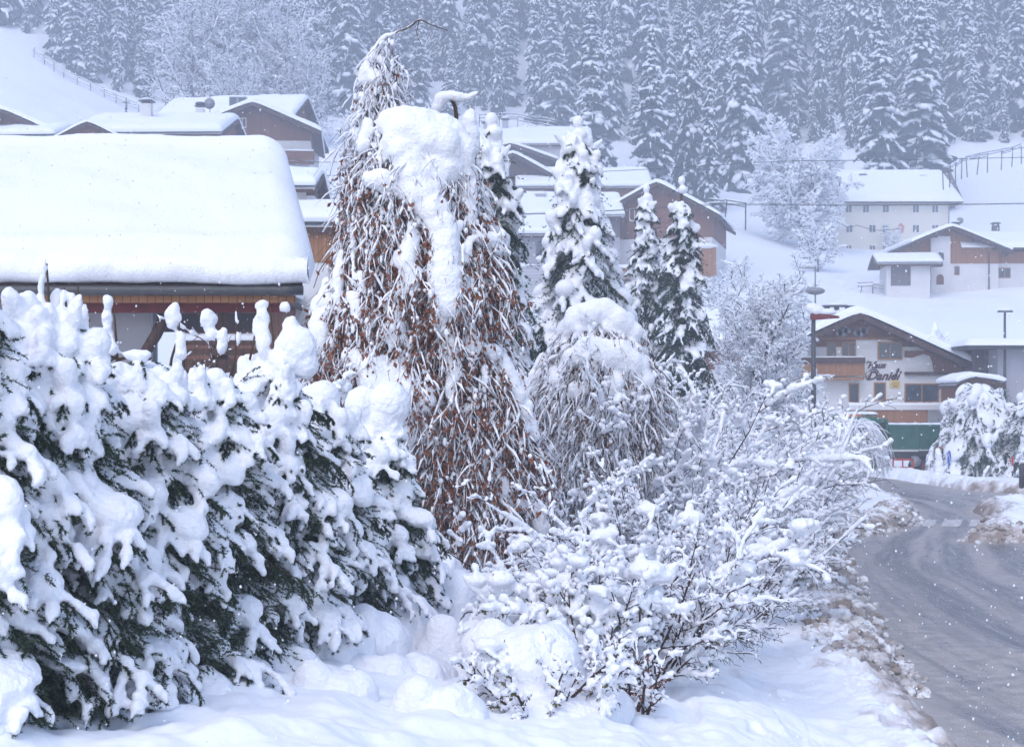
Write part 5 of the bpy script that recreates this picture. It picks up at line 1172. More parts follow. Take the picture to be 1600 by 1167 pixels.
s2([(1000, 620, 10, -.4), (990, 640, 12, -.4)], seed=55)
fin(tk, 'trunk', M['bark'], wt, off2); fin(tg, 'crown', M['twig'], wt, off2); fin(lf, 'leaves', M['leaf_rust'], wt, off2); fin(sn, 'twig_snow', M['snow'], wt, off2)
for i in range(len(big.V)): big.V[i] = big.V[i] - off2
link(fuse(big, .035, 'snow', 4, .5), 'snow', wt)
# ---------------------------------------------------------------- free-standing spruces in the village
def mid_spruce(px, top, d, label, R, seed, base=None, vox=.05, group=None, z0=None, **k):
    x = WX(px, d); z = GZ(x, d) if z0 is None else z0; h = WZ(top, d) - z
    a = dict(sp=.42, nl=.07, nn=34, ns=2.4, snow=.95, nb=7, lower=.75, tw=.02, dark=2.2, pil=1.0, side=7, prof=.75, droop=1.1, core=1500, keep_t=.75)
    a.update(k); tk, nd, sn = spruce_near(seed, h, R, **a)
    sn.blobs([[0, 0, h * .985], [.05, 0, h * .955]], [[.16, .16, .2], [.22, .2, .18]], 0, 2)
    return finish_spruce(tk, nd, sn, 'spruce_tree', label, (x, d, z), vox, group)
mid_spruce(903, 182, 44, 'tall snow-heaped spruce standing alone in the middle, right of the weeping beech', 2.25, 201, ns=2.2, vox=.042, sp=.42, prof=.85, gaps=.30, fing=1.2, core=2600, nb=8, pil=.75)
mid_spruce(768, 178, 36, 'dark spruce half hidden behind the right side of the weeping beech', 1.45, 202, ns=1.7, lower=.35, gaps=.3, vox=.045, prof=.6)
G2 = 'pair of slim spruces in front of the reddish chalet'
mid_spruce(1010, 288, 66, 'slim spruce, left and shorter one of the pair before the reddish chalet', 1.6, 203, ns=1.5, vox=.055, sp=.42, pil=.6, gaps=.3, group=G2, core=900, nn=26, nl=.09)
mid_spruce(1065, 275, 64, 'slim spruce, right and darker one of the pair before the reddish chalet', 1.8, 204, ns=1.45, vox=.055, sp=.42, pil=.6, gaps=.5, lower=.55, group=G2, core=900, nn=26, nl=.09)
mid_spruce(1461, 503, 116, 'small lone snowy conifer behind the guest house roof', 1.5, 205, vox=.11, sp=.5, nl=.16, nn=12, core=300, ns=3.0, z0=GZ(WX(1461, 116), 116) + 1.5)
# four big spruces in front of the forest edge
EDGE = [(1018, 42, 292, 242, 'tallest free-standing spruce in front of the forest, above the reddish chalet'), (1078, 38, 262, 250, 'free-standing forest-edge spruce with a bent tip, between two others'), (1108, 105, 275, 246, 'shorter pointed spruce at the right of the free-standing group'), (925, 0, 240, 262, 'broad double-topped spruce at the forest edge above the mid spruce'), (1160, 2, 245, 268, 'tall spruce left of the frosted lime tree, standing before the dark wood'), (1375, 20, 248, 262, 'densely whitened spruce rising straight behind the white house roof'), (1440, -10, 244, 264, 'wide spruce behind the right end of the white house')]
for i, (px, top, by, d, lab) in enumerate(EDGE):
    x = WX(px, d); z = GZ(x, d) - .3; h = WZ(top, d) - z; o = link(far_meshes[[0, 3, 1, 2, 4, 0, 2][i]], 'spruce_tree', None, (x, d, z)); s = h / 26; o.scale = (s * 1.05, s * 1.05, s); o.rotation_euler = (0, 0, i * 1.3)
    tag(o, lab, 'spruce tree', 'free-standing spruces at the forest edge')
# ---------------------------------------------------------------- frosted broadleaf trees
FA = dict(frost=.15, tw=(.05, .03), trunk=.28)
big_frost = make_broadleaf('broadleaf_tree', 'large round frosted tree left of the white three-storey house', (WX(1250, 222), 222, GZ(WX(1250, 222), 222) - .3), seed=301, h=14.6, R=6.0, limbs=22, den=1.6, levels=4, **FA)
grove = 'frosted broadleaf trees of the pale grove at the forest edge'
proto = make_broadleaf('broadleaf_tree', 'tall pale frosted tree, leftmost of the grove at the forest edge', (WX(300, 258), 258, GZ(WX(300, 258), 258) - .5), grove, seed=302, h=21, R=6.0, limbs=16, den=1.2, levels=4, upr=1.25, frost=.10, tw=(.06, .04), trunk=.3)
for px, d, s, lab in ((345, 262, 1.15, 'tall pale frosted tree, second from left in the forest-edge grove'), (395, 268, 1.2, 'tallest pale frosted tree in the middle of the forest-edge grove'), (440, 262, 1.05, 'frosted grove tree over the long white roof of the upper chalets'), (478, 258, .75, 'shorter frosted grove tree right of the upper chalets'), (370, 250, .7, 'low frosted grove tree standing just over the upper chalet roof')):
    copy_tree(proto, (WX(px, d), d, GZ(WX(px, d), d) - .5), px * .7, s, lab)
small = make_broadleaf('broadleaf_tree', 'small frosted tree at the left corner of the white three-storey house', (WX(1277, 198), 198, GZ(WX(1277, 198), 198) - .2), seed=303, h=6.2, R=2.6, limbs=12, den=1.0, levels=3, frost=.12, tw=(.05, .035), trunk=.12)
GS = 'frosted garden trees between the houses'
for px, d, s, lab in ((505, 118, 1.3, 'frosted garden tree right of the upper red gable, against the haze'), (535, 110, 1.1, 'frosted garden tree touching the left edge of the weeping beech'), (485, 140, 1.25, 'frosted tree in front of the side wing of the upper chalets'), (462, 150, .8, 'frosted bush below the balcony of the upper chalet'), (655, 235, 1.4, 'frosted tree behind the bare tip of the weeping beech'), (612, 240, 1.3, 'pale frosted tree just right of the beech tip'), (560, 236, 1.2, 'pale frosted tree just left of the beech tip'), (750, 240, 1.0, 'frosted bush above the topmost farmhouse roof'), (838, 242, .9, 'second frosted bush above the topmost farmhouse roof'), (1115, 150, .7, 'small frosted bush on the open snowfield right of the slim spruces'), (955, 205, 1.0, 'frosted tree beside the right end of the topmost farmhouse'), (1392, 230, .55, 'small frosted bush by the white three-storey house')):
    copy_tree(small, (WX(px, d), d, GZ(WX(px, d), d) - .2), px * .37, s * (1.0 if d > 100 else .6), lab, GS)
rt = make_broadleaf('broadleaf_tree', 'rounded frosted tree with upright twigs beside the plain low roof', (WX(1192, 74), 74, GZ(WX(1192, 74), 74) - .2), seed=304, h=(WZ(402, 74) - GZ(WX(1192, 74), 74)) * .90, R=2.5, limbs=24, den=1.7, levels=4, upr=1.0, frost=.034, tw=(.014, .009), trunk=.14)
GB = 'frosted shrubs behind the roadside thicket'
sb = make_broadleaf('shrub', 'arching frosted shrub between the slim spruces and the thicket', (WX(1048, 46), 46, GZ(WX(1048, 46), 46) - .2), GB, cat='shrub', seed=305, h=3.9, R=2.0, limbs=16, den=1.2, levels=3, upr=.7, grav=-.6, frost=.026, tw=(.010, .007), trunk=.07)
for px, d, s, lab in ((1000, 50, .9, 'frosted shrub just right of the dome-topped weeping shrub'), (1105, 52, .95, 'frosted shrub under the slim spruces'), (1150, 48, .8, 'frosted shrub at the foot of the rounded frosted tree'), (1240, 58, .8, 'frosted shrub at the foot of the dark lamp post'), (1296, 64, .62, 'frosted shrub hiding the lower left wall of the guest house'), (1210, 44, .9, 'frosted shrub left of the lamp post foot')):
    copy_tree(sb, (WX(px, d), d, GZ(WX(px, d), d) - .2), px, s, lab)
# umbrella-shaped weeping shrubs in front of the truck
def umbrella(px, top, d, hw, by, seed, label, n=520, snowr=.03):
    pts = []; r = np.random.default_rng(seed); base = np.array([WX(px, d), d, GZ(WX(px, d), d)]); h = WZ(top, d) - base[2]; Rr = hw / F * d
    a = r.random(n) * 6.28; b0 = np.stack([r.normal(size=n) * .12, r.normal(size=n) * .12, h * (.55 + .3 * r.random(n))], 1)
    dv_ = unit(np.stack([np.cos(a), np.sin(a), .9 + .7 * r.random(n)], 1)); L = Rr * r.uniform(.5, 1.25, n) * 1.25
    P = grow(b0, dv_, L, 9, 0); t = np.linspace(0, 1, 9); P[..., 2] -= (1.1 + .5 * r.random(n))[:, None] * L[:, None] * t ** 2.3
    P[..., 2] = np.maximum(P[..., 2], .1)
    tk, tg, sn = MB(), MB(), MB(); tk.tubes(np.array([[[0, 0, -.2], [.05, 0, h * .4], [0, 0, h * .8]]]), np.array([[.07, .06, .03]]), 7)
    tg.tubes(P, taper(P, np.full(n, .010), .004), 3, 0, False); Q = spawn(P, 4, .3, .95, .4, .3, r, 4, -.5); tg.tubes(Q, taper(Q, np.full(len(Q), .006), .004), 3, 0, False)
    snow_on(sn, P, snowr, .7, 5, 0, r, .95, .3); snow_on(sn, Q, snowr * .8, .5, 4, 0, r, .9, .4)
    c = b0.mean(0); sn.blobs([[0, 0, h * .86]], [[Rr * .45, Rr * .45, .10]], 0, 2)
    t_ = thing('shrub', label, 'shrub', tuple(base)); tk.build('trunk', M['bark'], t_); cc = tg.build('crown', M['twig'], t_); sn.build('snow', M['snow'], cc)
umbrella(1340, 652, 74, 54, 745, 401, 'umbrella-shaped snowy shrub hiding the cab of the green truck')
umbrella(1300, 690, 48, 40, 760, 403, 'low drooping snowy shrub at the right end of the thicket')
# heavy drooping garden conifers at the right edge
def droop_pine(px, top, d, R, seed, label, **k):
    x = WX(px, d); z = GZ(x, d); h = WZ(top, d) - z; a = dict(sp=.50, nl=.10, nn=30, ns=3.0, snow=1.0, nb=10, lower=.9, tw=.03, dark=2.4, pil=.45, side=8, prof=.40, droop=1.7, core=1800, keep_t=.85, fing=1.15); a.update(k)
    tk, nd, sn = spruce_near(seed, h, R, **a); return finish_spruce(tk, nd, sn, 'conifer', label, (x, d, z), .07, 'drooping conifers on the far snow bank', cat='conifer')
droop_pine(1534, 590, 89.5, 3.4, 501, 'broad drooping conifer smothered in snow behind the blue road sign')
droop_pine(1622, 606, 87, 2.7, 502, 'drooping snowy conifer cut by the right edge of the photo')
# ---------------------------------------------------------------- snow-loaded thicket in the foreground, low walls, stones
def thicket(px, d, h, R, seed, name, label, group, stems=11, snow=.035, vox=.018, lean=.0, green=0, lumps=10, upr=1.0, twm='twig', den=1.0, rust=0, buds=0, spread=.9, z=None):
    r = np.random.default_rng(seed); x = WX(px, d); z0 = GZ(x, d) if z is None else z
    n = stems; a = r.random(n) * 6.28; rr = r.random(n) ** .6
    b0 = np.stack([np.cos(a) * rr * R * .25, np.sin(a) * rr * R * .25, np.full(n, -.1)], 1)
    d0 = unit(np.stack([np.cos(a) * rr * spread + lean, np.sin(a) * rr * spread, upr * np.ones(n)], 1))
    P1 = grow(b0, d0, h * r.uniform(.75, 1.15, n) / np.maximum(d0[:, 2], .5) * .95, 8, -.10 * rr, .035, r)
    P2 = spawn(P1, int(7 * den), .12, .98, .75, .45, r, 6, -.06, .05); P3 = spawn(P2, int(6 * den), .12, 1, .75, .45, r, 5, -.1, .06); P4 = spawn(P3, 3, .2, 1, .7, .5, r, 4, -.1, .06)
    tk, tg, sn = MB(), MB(), MB()
    tk.tubes(P1, taper(P1, np.full(n, .020), .007), 6); tg.tubes(P2, taper(P2, np.full(len(P2), .009), .005), 4, 0, False); tg.tubes(P3, taper(P3, np.full(len(P3), .006), .0035), 3, 0, False); tg.tubes(P4, taper(P4, np.full(len(P4), .004), .0025), 3, 0, False)
    for P, w, k in ((P1, snow * 1.1, .8), (P2, snow * 1.0, .85), (P3, snow * .75, .72), (P4, snow * .55, .42)):
        B, m, _ = P.shape; T = unit(np.gradient(P, axis=1)); hor = np.sqrt(np.clip(1 - T[..., 2] ** 2, 0, 1)) ** 1.5
        t = .12 + .88 * (np.arange(m + 2)[None] + r.random((B, m + 2)) * .8) / (m + 2); c, Tq = interp_poly(P, np.clip(t, 0, 1)); hq = np.sqrt(np.clip(1 - Tq[..., 2] ** 2, 0, 1)) ** 1.2
        W = w * (.35 + .75 * hq) * (.55 + .95 * r.random(c.shape[:2]) ** 2); ln = np.linalg.norm(P[:, -1] - P[:, 0], axis=1)[:, None] / (m + 2) * (.95 if w > snow * .9 else .7) + 0 * W
        up = np.array([0, 0, 1.]); s_ = unit(np.cross(Tq, up) + 1e-6); u_ = np.cross(s_, Tq)
        A = np.stack([Tq * np.maximum(ln, W)[..., None], s_ * W[..., None], u_ * (W * 1.0)[..., None]], 2)
        kk = (r.random(B) < k)[:, None] & (r.random(c.shape[:2]) < .97)
        sn.blobs((c + up * (W * .75)[..., None])[kk], A[kk], 0, 1)
    # pillows in the forks
    idx = r.integers(0, len(P2), lumps); c, _ = interp_poly(P2[idx], r.uniform(.2, .8, (lumps, 1))); w = r.uniform(1.6, 3.4, lumps) * snow
    sn.blobs(c[:, 0] + np.array([0, 0, .02]), np.stack([w * 1.3, w * 1.1, w * .75], 1), 0, 2)
    t = thing(name, label, 'shrub', (x, d, z0), 0, group)
    tk.build('stems', M[twm], t); tg.build('twigs', M[twm], t)
    if green or rust:
        lf = MB(); Pm = P3[r.random(len(P3)) < .7]; tl = r.random((len(Pm), 4)); c, _ = interp_poly(Pm, tl); c = c.reshape(-1, 3); c = c[(c[:, 2] < h * .75)]; q = r.random(len(c)) < (green + rust)
        leaves(lf, c[q] - [0, 0, .01], .045, 0, r, .3); lf.build('leaves', M['leaf_green' if green else 'leaf_rust'], t)
    link(fuse(sn, vox, 'snow', 2, .5), 'snow', t); return t
GT = 'snow-loaded shrubs of the roadside thicket'
TH = [ # px, d, h, R, seed, label, kw
 (1035, 30, 4.7, 1.9, 601, 'upright many-stemmed snowy shrub at the back left of the thicket, before the slim spruces', dict(stems=17, snow=.055)),
 (1130, 32, 4.5, 1.9, 602, 'tallest open-branched shrub of the thicket with dark upright stems', dict(stems=16, snow=.055)),
 (1190, 34, 3.7, 1.8, 603, 'fan-shaped snowy shrub in the thicket leaning toward the lamp post', dict(stems=14, snow=.055, lean=.15)),
 (985, 24, 2.35, 1.4, 604, 'dense snowy shrub in the thicket just right of the weeping shrub foot', dict(stems=14, snow=.036)),
 (1050, 22.5, 2.5, 1.4, 605, 'dense snowy shrub in the centre of the thicket', dict(stems=16, snow=.036)),
 (1100, 24, 2.35, 1.5, 606, 'wide snowy shrub in the thicket with red-brown twigs showing', dict(stems=16, snow=.034)),
 (1155, 28, 2.2, 1.4, 607, 'low spreading shrub of the thicket nearest to the road bend', dict(stems=13, snow=.034, lean=.25)),
 (1190, 36, 2.5, 1.2, 608, 'outermost low shrub of the thicket beside the kerb snow', dict(stems=12, snow=.045, lean=.1)),
 (1025, 18.5, 1.45, 1.0, 609, 'dark-berried twiggy shrub at the front of the thicket', dict(stems=12, snow=.026, den=1.1, spread=1.1)),
 (1065, 20.5, 1.25, 1.0, 610, 'low twiggy shrub at the front right of the thicket', dict(stems=12, snow=.022, den=1.1, lean=.25, spread=1.2)),
 (985, 17.5, 1.45, .9, 611, 'shrub with a few yellow-green leaves at the front of the thicket', dict(stems=11, snow=.030, green=.35)),
 (905, 16.2, 1.55, .9, 612, 'heavily capped shrub with green leaves under its snow, left end of the thicket', dict(stems=12, snow=.044, green=.5, lumps=26, upr=.8, spread=.6)),
 (868, 17.2, 1.35, .7, 613, 'rounded snow-smothered bush at the left end of the thicket', dict(stems=12, snow=.052, green=.35, lumps=34, upr=.8, spread=.55)),
 (948, 20, 1.8, 1.0, 614, 'snow-smothered bush bending over in the middle left of the thicket', dict(stems=12, snow=.05, lumps=26, upr=.7)),
 (1150, 38, 3.6, 1.5, 618, 'pale snowy shrub in the back of the thicket under the rounded frosted tree', dict(stems=14, snow=.055)),
 (1000, 15.2, .95, .5, 615, 'small spiky shrub with reddish buds nearest to the camera', dict(stems=8, snow=.020, rust=.25, vox=.013, upr=1.3, lumps=3)),
 (838, 14.0, .62, .5, 620, 'low twiggy shrub poking out in front of the large snow-buried stone', dict(stems=7, snow=.022, green=.3, vox=.014, upr=.8, lumps=4)),
 (905, 14.6, .8, .6, 616, 'low shrub with dark horizontal twigs near the bottom of the photo', dict(stems=8, snow=.032, green=.3, vox=.014, upr=.6, lumps=8, lean=-.2))]
for px, d, h, R, sd, lab, kw in TH: thicket(px, d, h, R, sd, 'shrub', lab, GT, **kw)
# frosted thicket under the farm eave
thicket(300, 24, 3.4, .8, 630, 'shrub', 'small frosted shrub seen behind the hedge in the open bay of the farmhouse', 'frosted shrubs behind the hedge', stems=8, snow=.03, vox=.03)
thicket(462, 23, 3.5, .8, 631, 'shrub', 'small frosted shrub behind the hedge at the corner of the farmhouse roof', 'frosted shrubs behind the hedge', stems=8, snow=.04, vox=.03)

# boulders of the low garden wall, each under its own cushion of snow
def boulder(px, py, d, rx, ry, rz_, seed, label, name='boulder', stonem='stone', cap=.22, sq=False):
    r = np.random.default_rng(seed); x = WX(px, d); z = WZ(py, d) - (.10 if name == 'boulder' else 0); s = MB(); V, Fi = ICO[2]
    P = V.copy()
    if sq: P = np.sign(P) * np.abs(P) ** .45
    P = P * (1 + .12 * r.normal(size=(len(P), 1)) * .5) * [rx * .92, ry * .92, rz_]; s.add(P - [0, 0, rz_], Fi, 0)
    n = MB(); 
    n.blobs([[0, 0, -rz_ * .42]], [[rx * 1.0, ry * 1.0, (rz_ * .62 + cap) * .78]], 0, 2)
    n.blobs([[0, 0, -rz_ * 1.05]], [[rx * 1.75, ry * 1.6, rz_ * .62]], 0, 2)
    for q in range(10):
        a = r.random() * 6.28; n.blobs([[math.cos(a) * rx * .6, math.sin(a) * ry * .6, -rz_ * .45 + r.normal() * .03]], [[rx * .5, ry * .5, (rz_ * .5 + cap) * r.uniform(.75, 1.05)]], 0, 2)
    t = thing(name, label, 'stone', (x, d, z), r.random() * .5 - .25, 'snow-cushioned stones of the low garden wall' if name == 'boulder' else None)
    s.build('stone', M[stonem], t); link(fuse(n, .03, 'snow_cap', 8, .6, None, ((.9, .22), (.30, .09), (.08, .02))), 'snow_cap', t)
B_ = [(668, 912, 19.0, .62, .6, .55, 'snow cushion farthest along the garden wall, below the weeping beech'), (600, 935, 17.6, .68, .7, .55, 'second farthest snow cushion of the wall, touching the last hedge spruce'), (555, 965, 16.2, .62, .6, .5, 'snow cushion of the wall with a dark gap beneath its right edge'),
      (480, 975, 15.4, .66, .6, .5, 'broad middle snow cushion of the garden wall'), (415, 1015, 14.2, .60, .6, .5, 'snow cushion of the wall in front of the hedge, lower middle'), (340, 1030, 13.4, .55, .55, .45, 'snow cushion close under the hedge near the bottom edge'), (265, 1075, 12.4, .6, .55, .45, 'lowest snow cushion at the bottom edge below the hedge'),
      (380, 1085, 12.6, .34, .34, .3, 'little snow-covered stone near the bottom edge, left'), (520, 1060, 13.4, .40, .4, .3, 'little snow-covered stone near the bottom edge under the middle of the hedge'), (690, 1085, 13.2, .42, .4, .3, 'low snow-covered stone at the bottom edge left of the large stone'),
      (700, 985, 17.2, .5, .5, .3, 'small snow mound right of the garden wall'), (610, 1040, 15.2, .55, .5, .3, 'shallow snow mound in front of the garden wall'), (825, 992, 14.9, .58, .7, .55, 'large smooth snow-buried stone between wall and thicket')]
for i, b in enumerate(B_): boulder(*b[:6], 700 + i, b[6])
boulder(676, 872, 21.5, .42, .35, .30, 720, 'tan stone block with snow hat at the foot of the weeping beech', 'stone_block', cap=.10, sq=True)
# mossy post in the bank
t = thing('wooden_post', 'short mossy wooden post with snow cap at the left edge of the slush bank', 'post', (WX(1283, 46), 46, WZ(824, 46)))
b = MB(); b.tubes(np.array([[[0, 0, -.5], [0, 0, .2], [.02, 0, .42]]]), np.array([[.13, .12, .10]]), 9); b.build('post', M['stone'], t); b = MB(); b.blobs([[0, 0, .46]], [[.17, .16, .10]], 0, 2); b.build('snow_cap', M['snow'], t)
# ---------------------------------------------------------------- truck, lamps, signs, stakes, fences, wires
def truck():
    d = 93.0; s_ = F / d; zg = 0.0; xb = WX(1488, d); t = thing('dump_truck', 'green dump truck with black and red chassis waiting on the side road', 'truck', (xb, d, zg))
    X = lambda px: (px - 1488) / s_; Z = lambda py: (745 - py) / s_ + 0.0
    W = 2.4                                    # truck drives to the left (-x); near side at y=0, depth W
    ch = MB(); ch.box(X(1310), X(1486), .45, .75, Z(718), Z(708)); ch.box(X(1310), X(1486), W - .75, W - .45, Z(718), Z(708))
    for px in (1345, 1385, 1430, 1480): ch.box(X(px) - .1, X(px) + .1, .752, W - .752, Z(716), Z(709))
    ch.box(X(1438), X(1486), .15, .44, Z(712), Z(705)); ch.build('chassis', M['metal_dark'], t)
    # tipper body: tapered sides with ribs
    b = MB(); x0, x1 = X(1388), X(1484); zt, zb = Z(667), Z(703)
    V = np.array([[x0, .0, zt], [x1 + .15, .0, zt], [x1 - .1, .14, zb], [x0 + .35, .14, zb], [x0, W, zt], [x1 + .15, W, zt], [x1 - .1, W - .14, zb], [x0 + .35, W - .14, zb]])
    b.add(V, np.array([[0, 3, 2, 1], [4, 5, 6, 7], [3, 7, 6, 2], [0, 4, 7, 3], [1, 2, 6, 5]]), 0, False)
    b.box(x0 - .05, x1 + .2, -.07, .06, zt - .02, zt + .12); b.box(x0 - .05, x1 + .2, W - .06, W + .07, zt - .02, zt + .12)
    for px in (1402, 1419, 1436, 1453, 1470): b.prism([(-.07, zt), (.08, zb), (.16, zb), (.03, zt)], X(px) - .05, X(px) + .05, 0, axis=0)
    b.box(x0 - .12, x0 - .001, .0, W, zb + .1, Z(655)); b.box(x0 - 1.1, x0 - .12, .2, W - .2, Z(660), Z(655))
    o = b.build('tipper_body', M['green_truck'], t)
    l = MB(); l.blobs([[x, W / 2, zt + .02] for x in np.linspace(x0 + .5, x1 - .4, 5)], [[.55, W * .42, .2]] * 5, 0, 2); l.build('snow_load', M['snow'], o)
    # cab
    c = MB(); cx0, cx1 = X(1298), X(1382); zf = Z(716); ztop = Z(652)
    c.prism([(cx0, zf + .1), (cx0 - .02, zf + 1.25), (cx0 + .28, ztop - .05), (cx0 + .5, ztop), (cx1 - .35, ztop), (cx1 - .3, zf + .45), (cx1 - 1.0, zf + .1)][::-1], .05, W - .05); cb = c.build('cab', M['green_truck'], t)
    for y0, nm in ((.02, 'window'), (W - .05, 'window')):
        w = MB(); w.prism([(cx0 + .18, zf + 1.28), (cx0 + .42, ztop - .25), (cx0 + 1.35, ztop - .25), (cx0 + 1.35, zf + 1.28)][::-1], y0, y0 + .025); w.build(nm, M['glass'], cb)
    w = MB(); w.prism([(.2, 0), (W - .2, 0), (W - .25, 1.0), (.25, 1.0)], 0, .03, axis=0)
    for i in range(len(w.V)): w.V[i] = np.stack([cx0 - .05 + w.V[i][:, 2] * .28 + w.V[i][:, 0] * .5, w.V[i][:, 1], zf + 1.28 + w.V[i][:, 2] * .95], 1)
    w.build('windscreen', M['glass'], cb)
    w = MB(); w.tubes(np.array([[[cx0 + .45, -.25, zf + 2.0], [cx0 + .45, -.3, zf + 1.5]]]), np.array([[.09, .09]]), 8); w.build('mirror', M['metal_dark'], cb)
    w = MB(); w.box(cx0 + .6, cx0 + 1.9, .3, W - .3, ztop + .012, ztop + .13); w.build('beacon_bar', M['orange'], cb)
    w = MB(); w.blobs([[x, W / 2, ztop + .18] for x in np.linspace(cx0 + .6, cx1 - .6, 5)], [[.45, W * .4, .14]] * 5, 0, 2); w.build('snow', M['snow'], cb)
    w = MB(); w.box(cx0 - .16, cx0 + .1, .1, W - .1, Z(731), Z(720)); w.build('bumper', M['red_dark'], cb)
    for y0 in (.25, W - .6): w = MB(); w.box(cx0 - .18, cx0 - .161, y0, y0 + .35, Z(729), Z(723)); w.build('headlight', M['white_paint'], cb)
    # wheels
    R = .52
    for px in (1322, 1378, 1448, 1474):
        for y0 in (.05, W - .42):
            o = MB(); a = np.linspace(0, 2 * np.pi, 25)[:-1]; o.cyl((X(px), y0, R), (X(px), y0 + .36, R), R, 24)
            for q in a: o.box(-.04, .04, y0 + .02, y0 + .34, R - .01, R + .025, 0, None); o.V[-1] = np.stack([X(px) + o.V[-1][:, 0] * math.cos(q) + o.V[-1][:, 2] * math.sin(q), o.V[-1][:, 1], R - o.V[-1][:, 0] * math.sin(q) + o.V[-1][:, 2] * math.cos(q)], 1)
            w = o.build('wheel', M['rubber'], t); rr = MB(); yy = y0 - .012 if y0 < 1 else y0 + .372; rr.cyl((X(px), yy - .005, R), (X(px), yy + .005, R), .29, 18); rr.cyl((X(px), yy - .03, R), (X(px), yy + .03, R), .11, 12); rr.build('rim', M['metal_grey'] if px < 1400 else M['red_dark'], w)
    # side guard, tank, mudguards
    g = MB(); g.box(X(1395), X(1428), .0, .05, Z(720), Z(717)); g.box(X(1395), X(1428), .0, .05, Z(733), Z(730))
    for px in (1396, 1411, 1426): g.box(X(px) - .04, X(px) + .04, .052, .10, Z(733), Z(717))
    g.box(X(1425), X(1428), -.003, .049, Z(729.8), Z(720.2)); g.build('side_guard', M['red'], t)
    g = MB(); g.cyl((X(1427), .35, Z(722)), (X(1437), .35, Z(722)), .34, 18); g.cyl((X(1431), .0, Z(722)), (X(1431), .34, Z(722)), .30, 18); g.build('air_tank', M['metal_grey'], t)
    g = MB(); g.box(X(1438), X(1486), .04, .5, Z(713.5), Z(712.2)); g.box(X(1484), X(1487), .04, W - .04, Z(733), Z(712)); g.build('mudguard', M['metal_dark'], t)
    g = MB(); g.box(X(1488), X(1489.5), .2, .5, Z(727), Z(722)); g.build('tail_light', M['red'], t)
truck()

def lamp(px, ptop, pbot, d, label, kind):
    x = WX(px, d); zt = WZ(ptop, d); zb = GZ(x, d); t = thing('street_lamp', label, 'street lamp', (x, d, zb)); h = zt - zb
    b = MB(); b.tubes(np.array([[[0, 0, -.3], [0, 0, h * .5], [0, 0, h]]]), np.array([[.11, .10, .075]]) * (1 if kind else 1.2), 10); b.build('pole', M['metal_dark'], t)
    b = MB(); s = MB()
    if kind == 0:
        b.prism([(-.1, 0), (-.12, .28), (.3, .26), (1.05, .17), (1.1, .08), (.3, .02)][::-1], -.16, .16); b.V[-1][:, 2] += h; b.build('lamp_head', M['red_dark'], t)
        s.blobs([[.1, 0, h + .42], [.5, 0, h + .34], [-.05, 0, h + .5]], [[.38, .24, .24], [.5, .2, .16], [.3, .22, .25]], 0, 2); s.build('snow', M['snow'], t)
        m = MB(); m.cyl((.1, .1, h + .3), (.1, .1, h + 2.3), .035, 6); m.cyl((-.6, .1, h + 2.25), (.1, .1, h + 2.25), .02, 5); m.blobs([[.1, .1, h + 1.25]], [[.42, .42, .16]], 0, 2); m.build('aerial', M['metal_grey'], t)
    else:
        b.box(-.45, .5, -.18, .18, h, h + .09); b.build('lamp_head', M['metal_dark'], t); s.blobs([[0, 0, h + .17]], [[.5, .22, .14]], 0, 2); s.build('snow', M['snow'], t)
lamp(1271, 500, 600, 66, 'dark lamp post with dull red head and snow cap, left of the guest house', 0)
lamp(1570, 488, 594, 103.4, 'slim dark lamp post with flat snowy head in front of the flat-roofed house', 1)
# keep-right sign on its post, seen obliquely
d = 85.5; x = WX(1483, d); t = thing('road_sign', 'narrow-looking round blue arrow sign on a post in the snow bank', 'road sign', (x, d, GZ(x, d)), math.radians(62))
h0 = WZ(716, d) - GZ(x, d)
b = MB(); b.cyl((0, .04, -.3), (0, .04, h0 + .42), .035, 8); b.build('post', M['metal_grey'], t)
b = MB(); b.cyl((0, -.02, h0), (0, .004, h0), .46, 28); dsk = b.build('sign_face', M['blue'], t)
b = MB(); b.tubes(np.array([[[0, -.024, h0], [0, -.018, h0]]]), np.array([[.46, .46]]) * 0 + .001, 4)
for i in range(28):
    a0, a1 = i * 2 * np.pi / 28, (i + 1) * 2 * np.pi / 28
    V = [[r_ * math.cos(a), -.024, h0 + r_ * math.sin(a)] for r_, a in ((.43, a0), (.47, a0), (.47, a1), (.43, a1))]; b.add(V, np.array([[0, 1, 2, 3]]), 0, False)
A = np.array([[-.24, .30], [-.30, .22], [.08, -.12], [-.06, -.26], [.30, -.30], [.27, .06], [.14, -.05]]); V = np.stack([A[:, 0], np.full(7, -.025), h0 + A[:, 1]], 1); b.add(V, [np.array([[0, 1, 2, 6]]), np.array([[3, 4, 5]]), np.array([[2, 3, 6]]) , np.array([[3, 5, 6]])], 0, False)
b.build('arrow', M['white_paint'], dsk)
b = MB(); b.cyl((0, .04, -.1), (0, .04, .28), .10, 12); b.build('post_sleeve', M['white_paint'], t); b = MB(); b.cyl((0, .04, .02), (0, .04, .14), .104, 12); b.build('sleeve_band', M['metal_dark'], t)
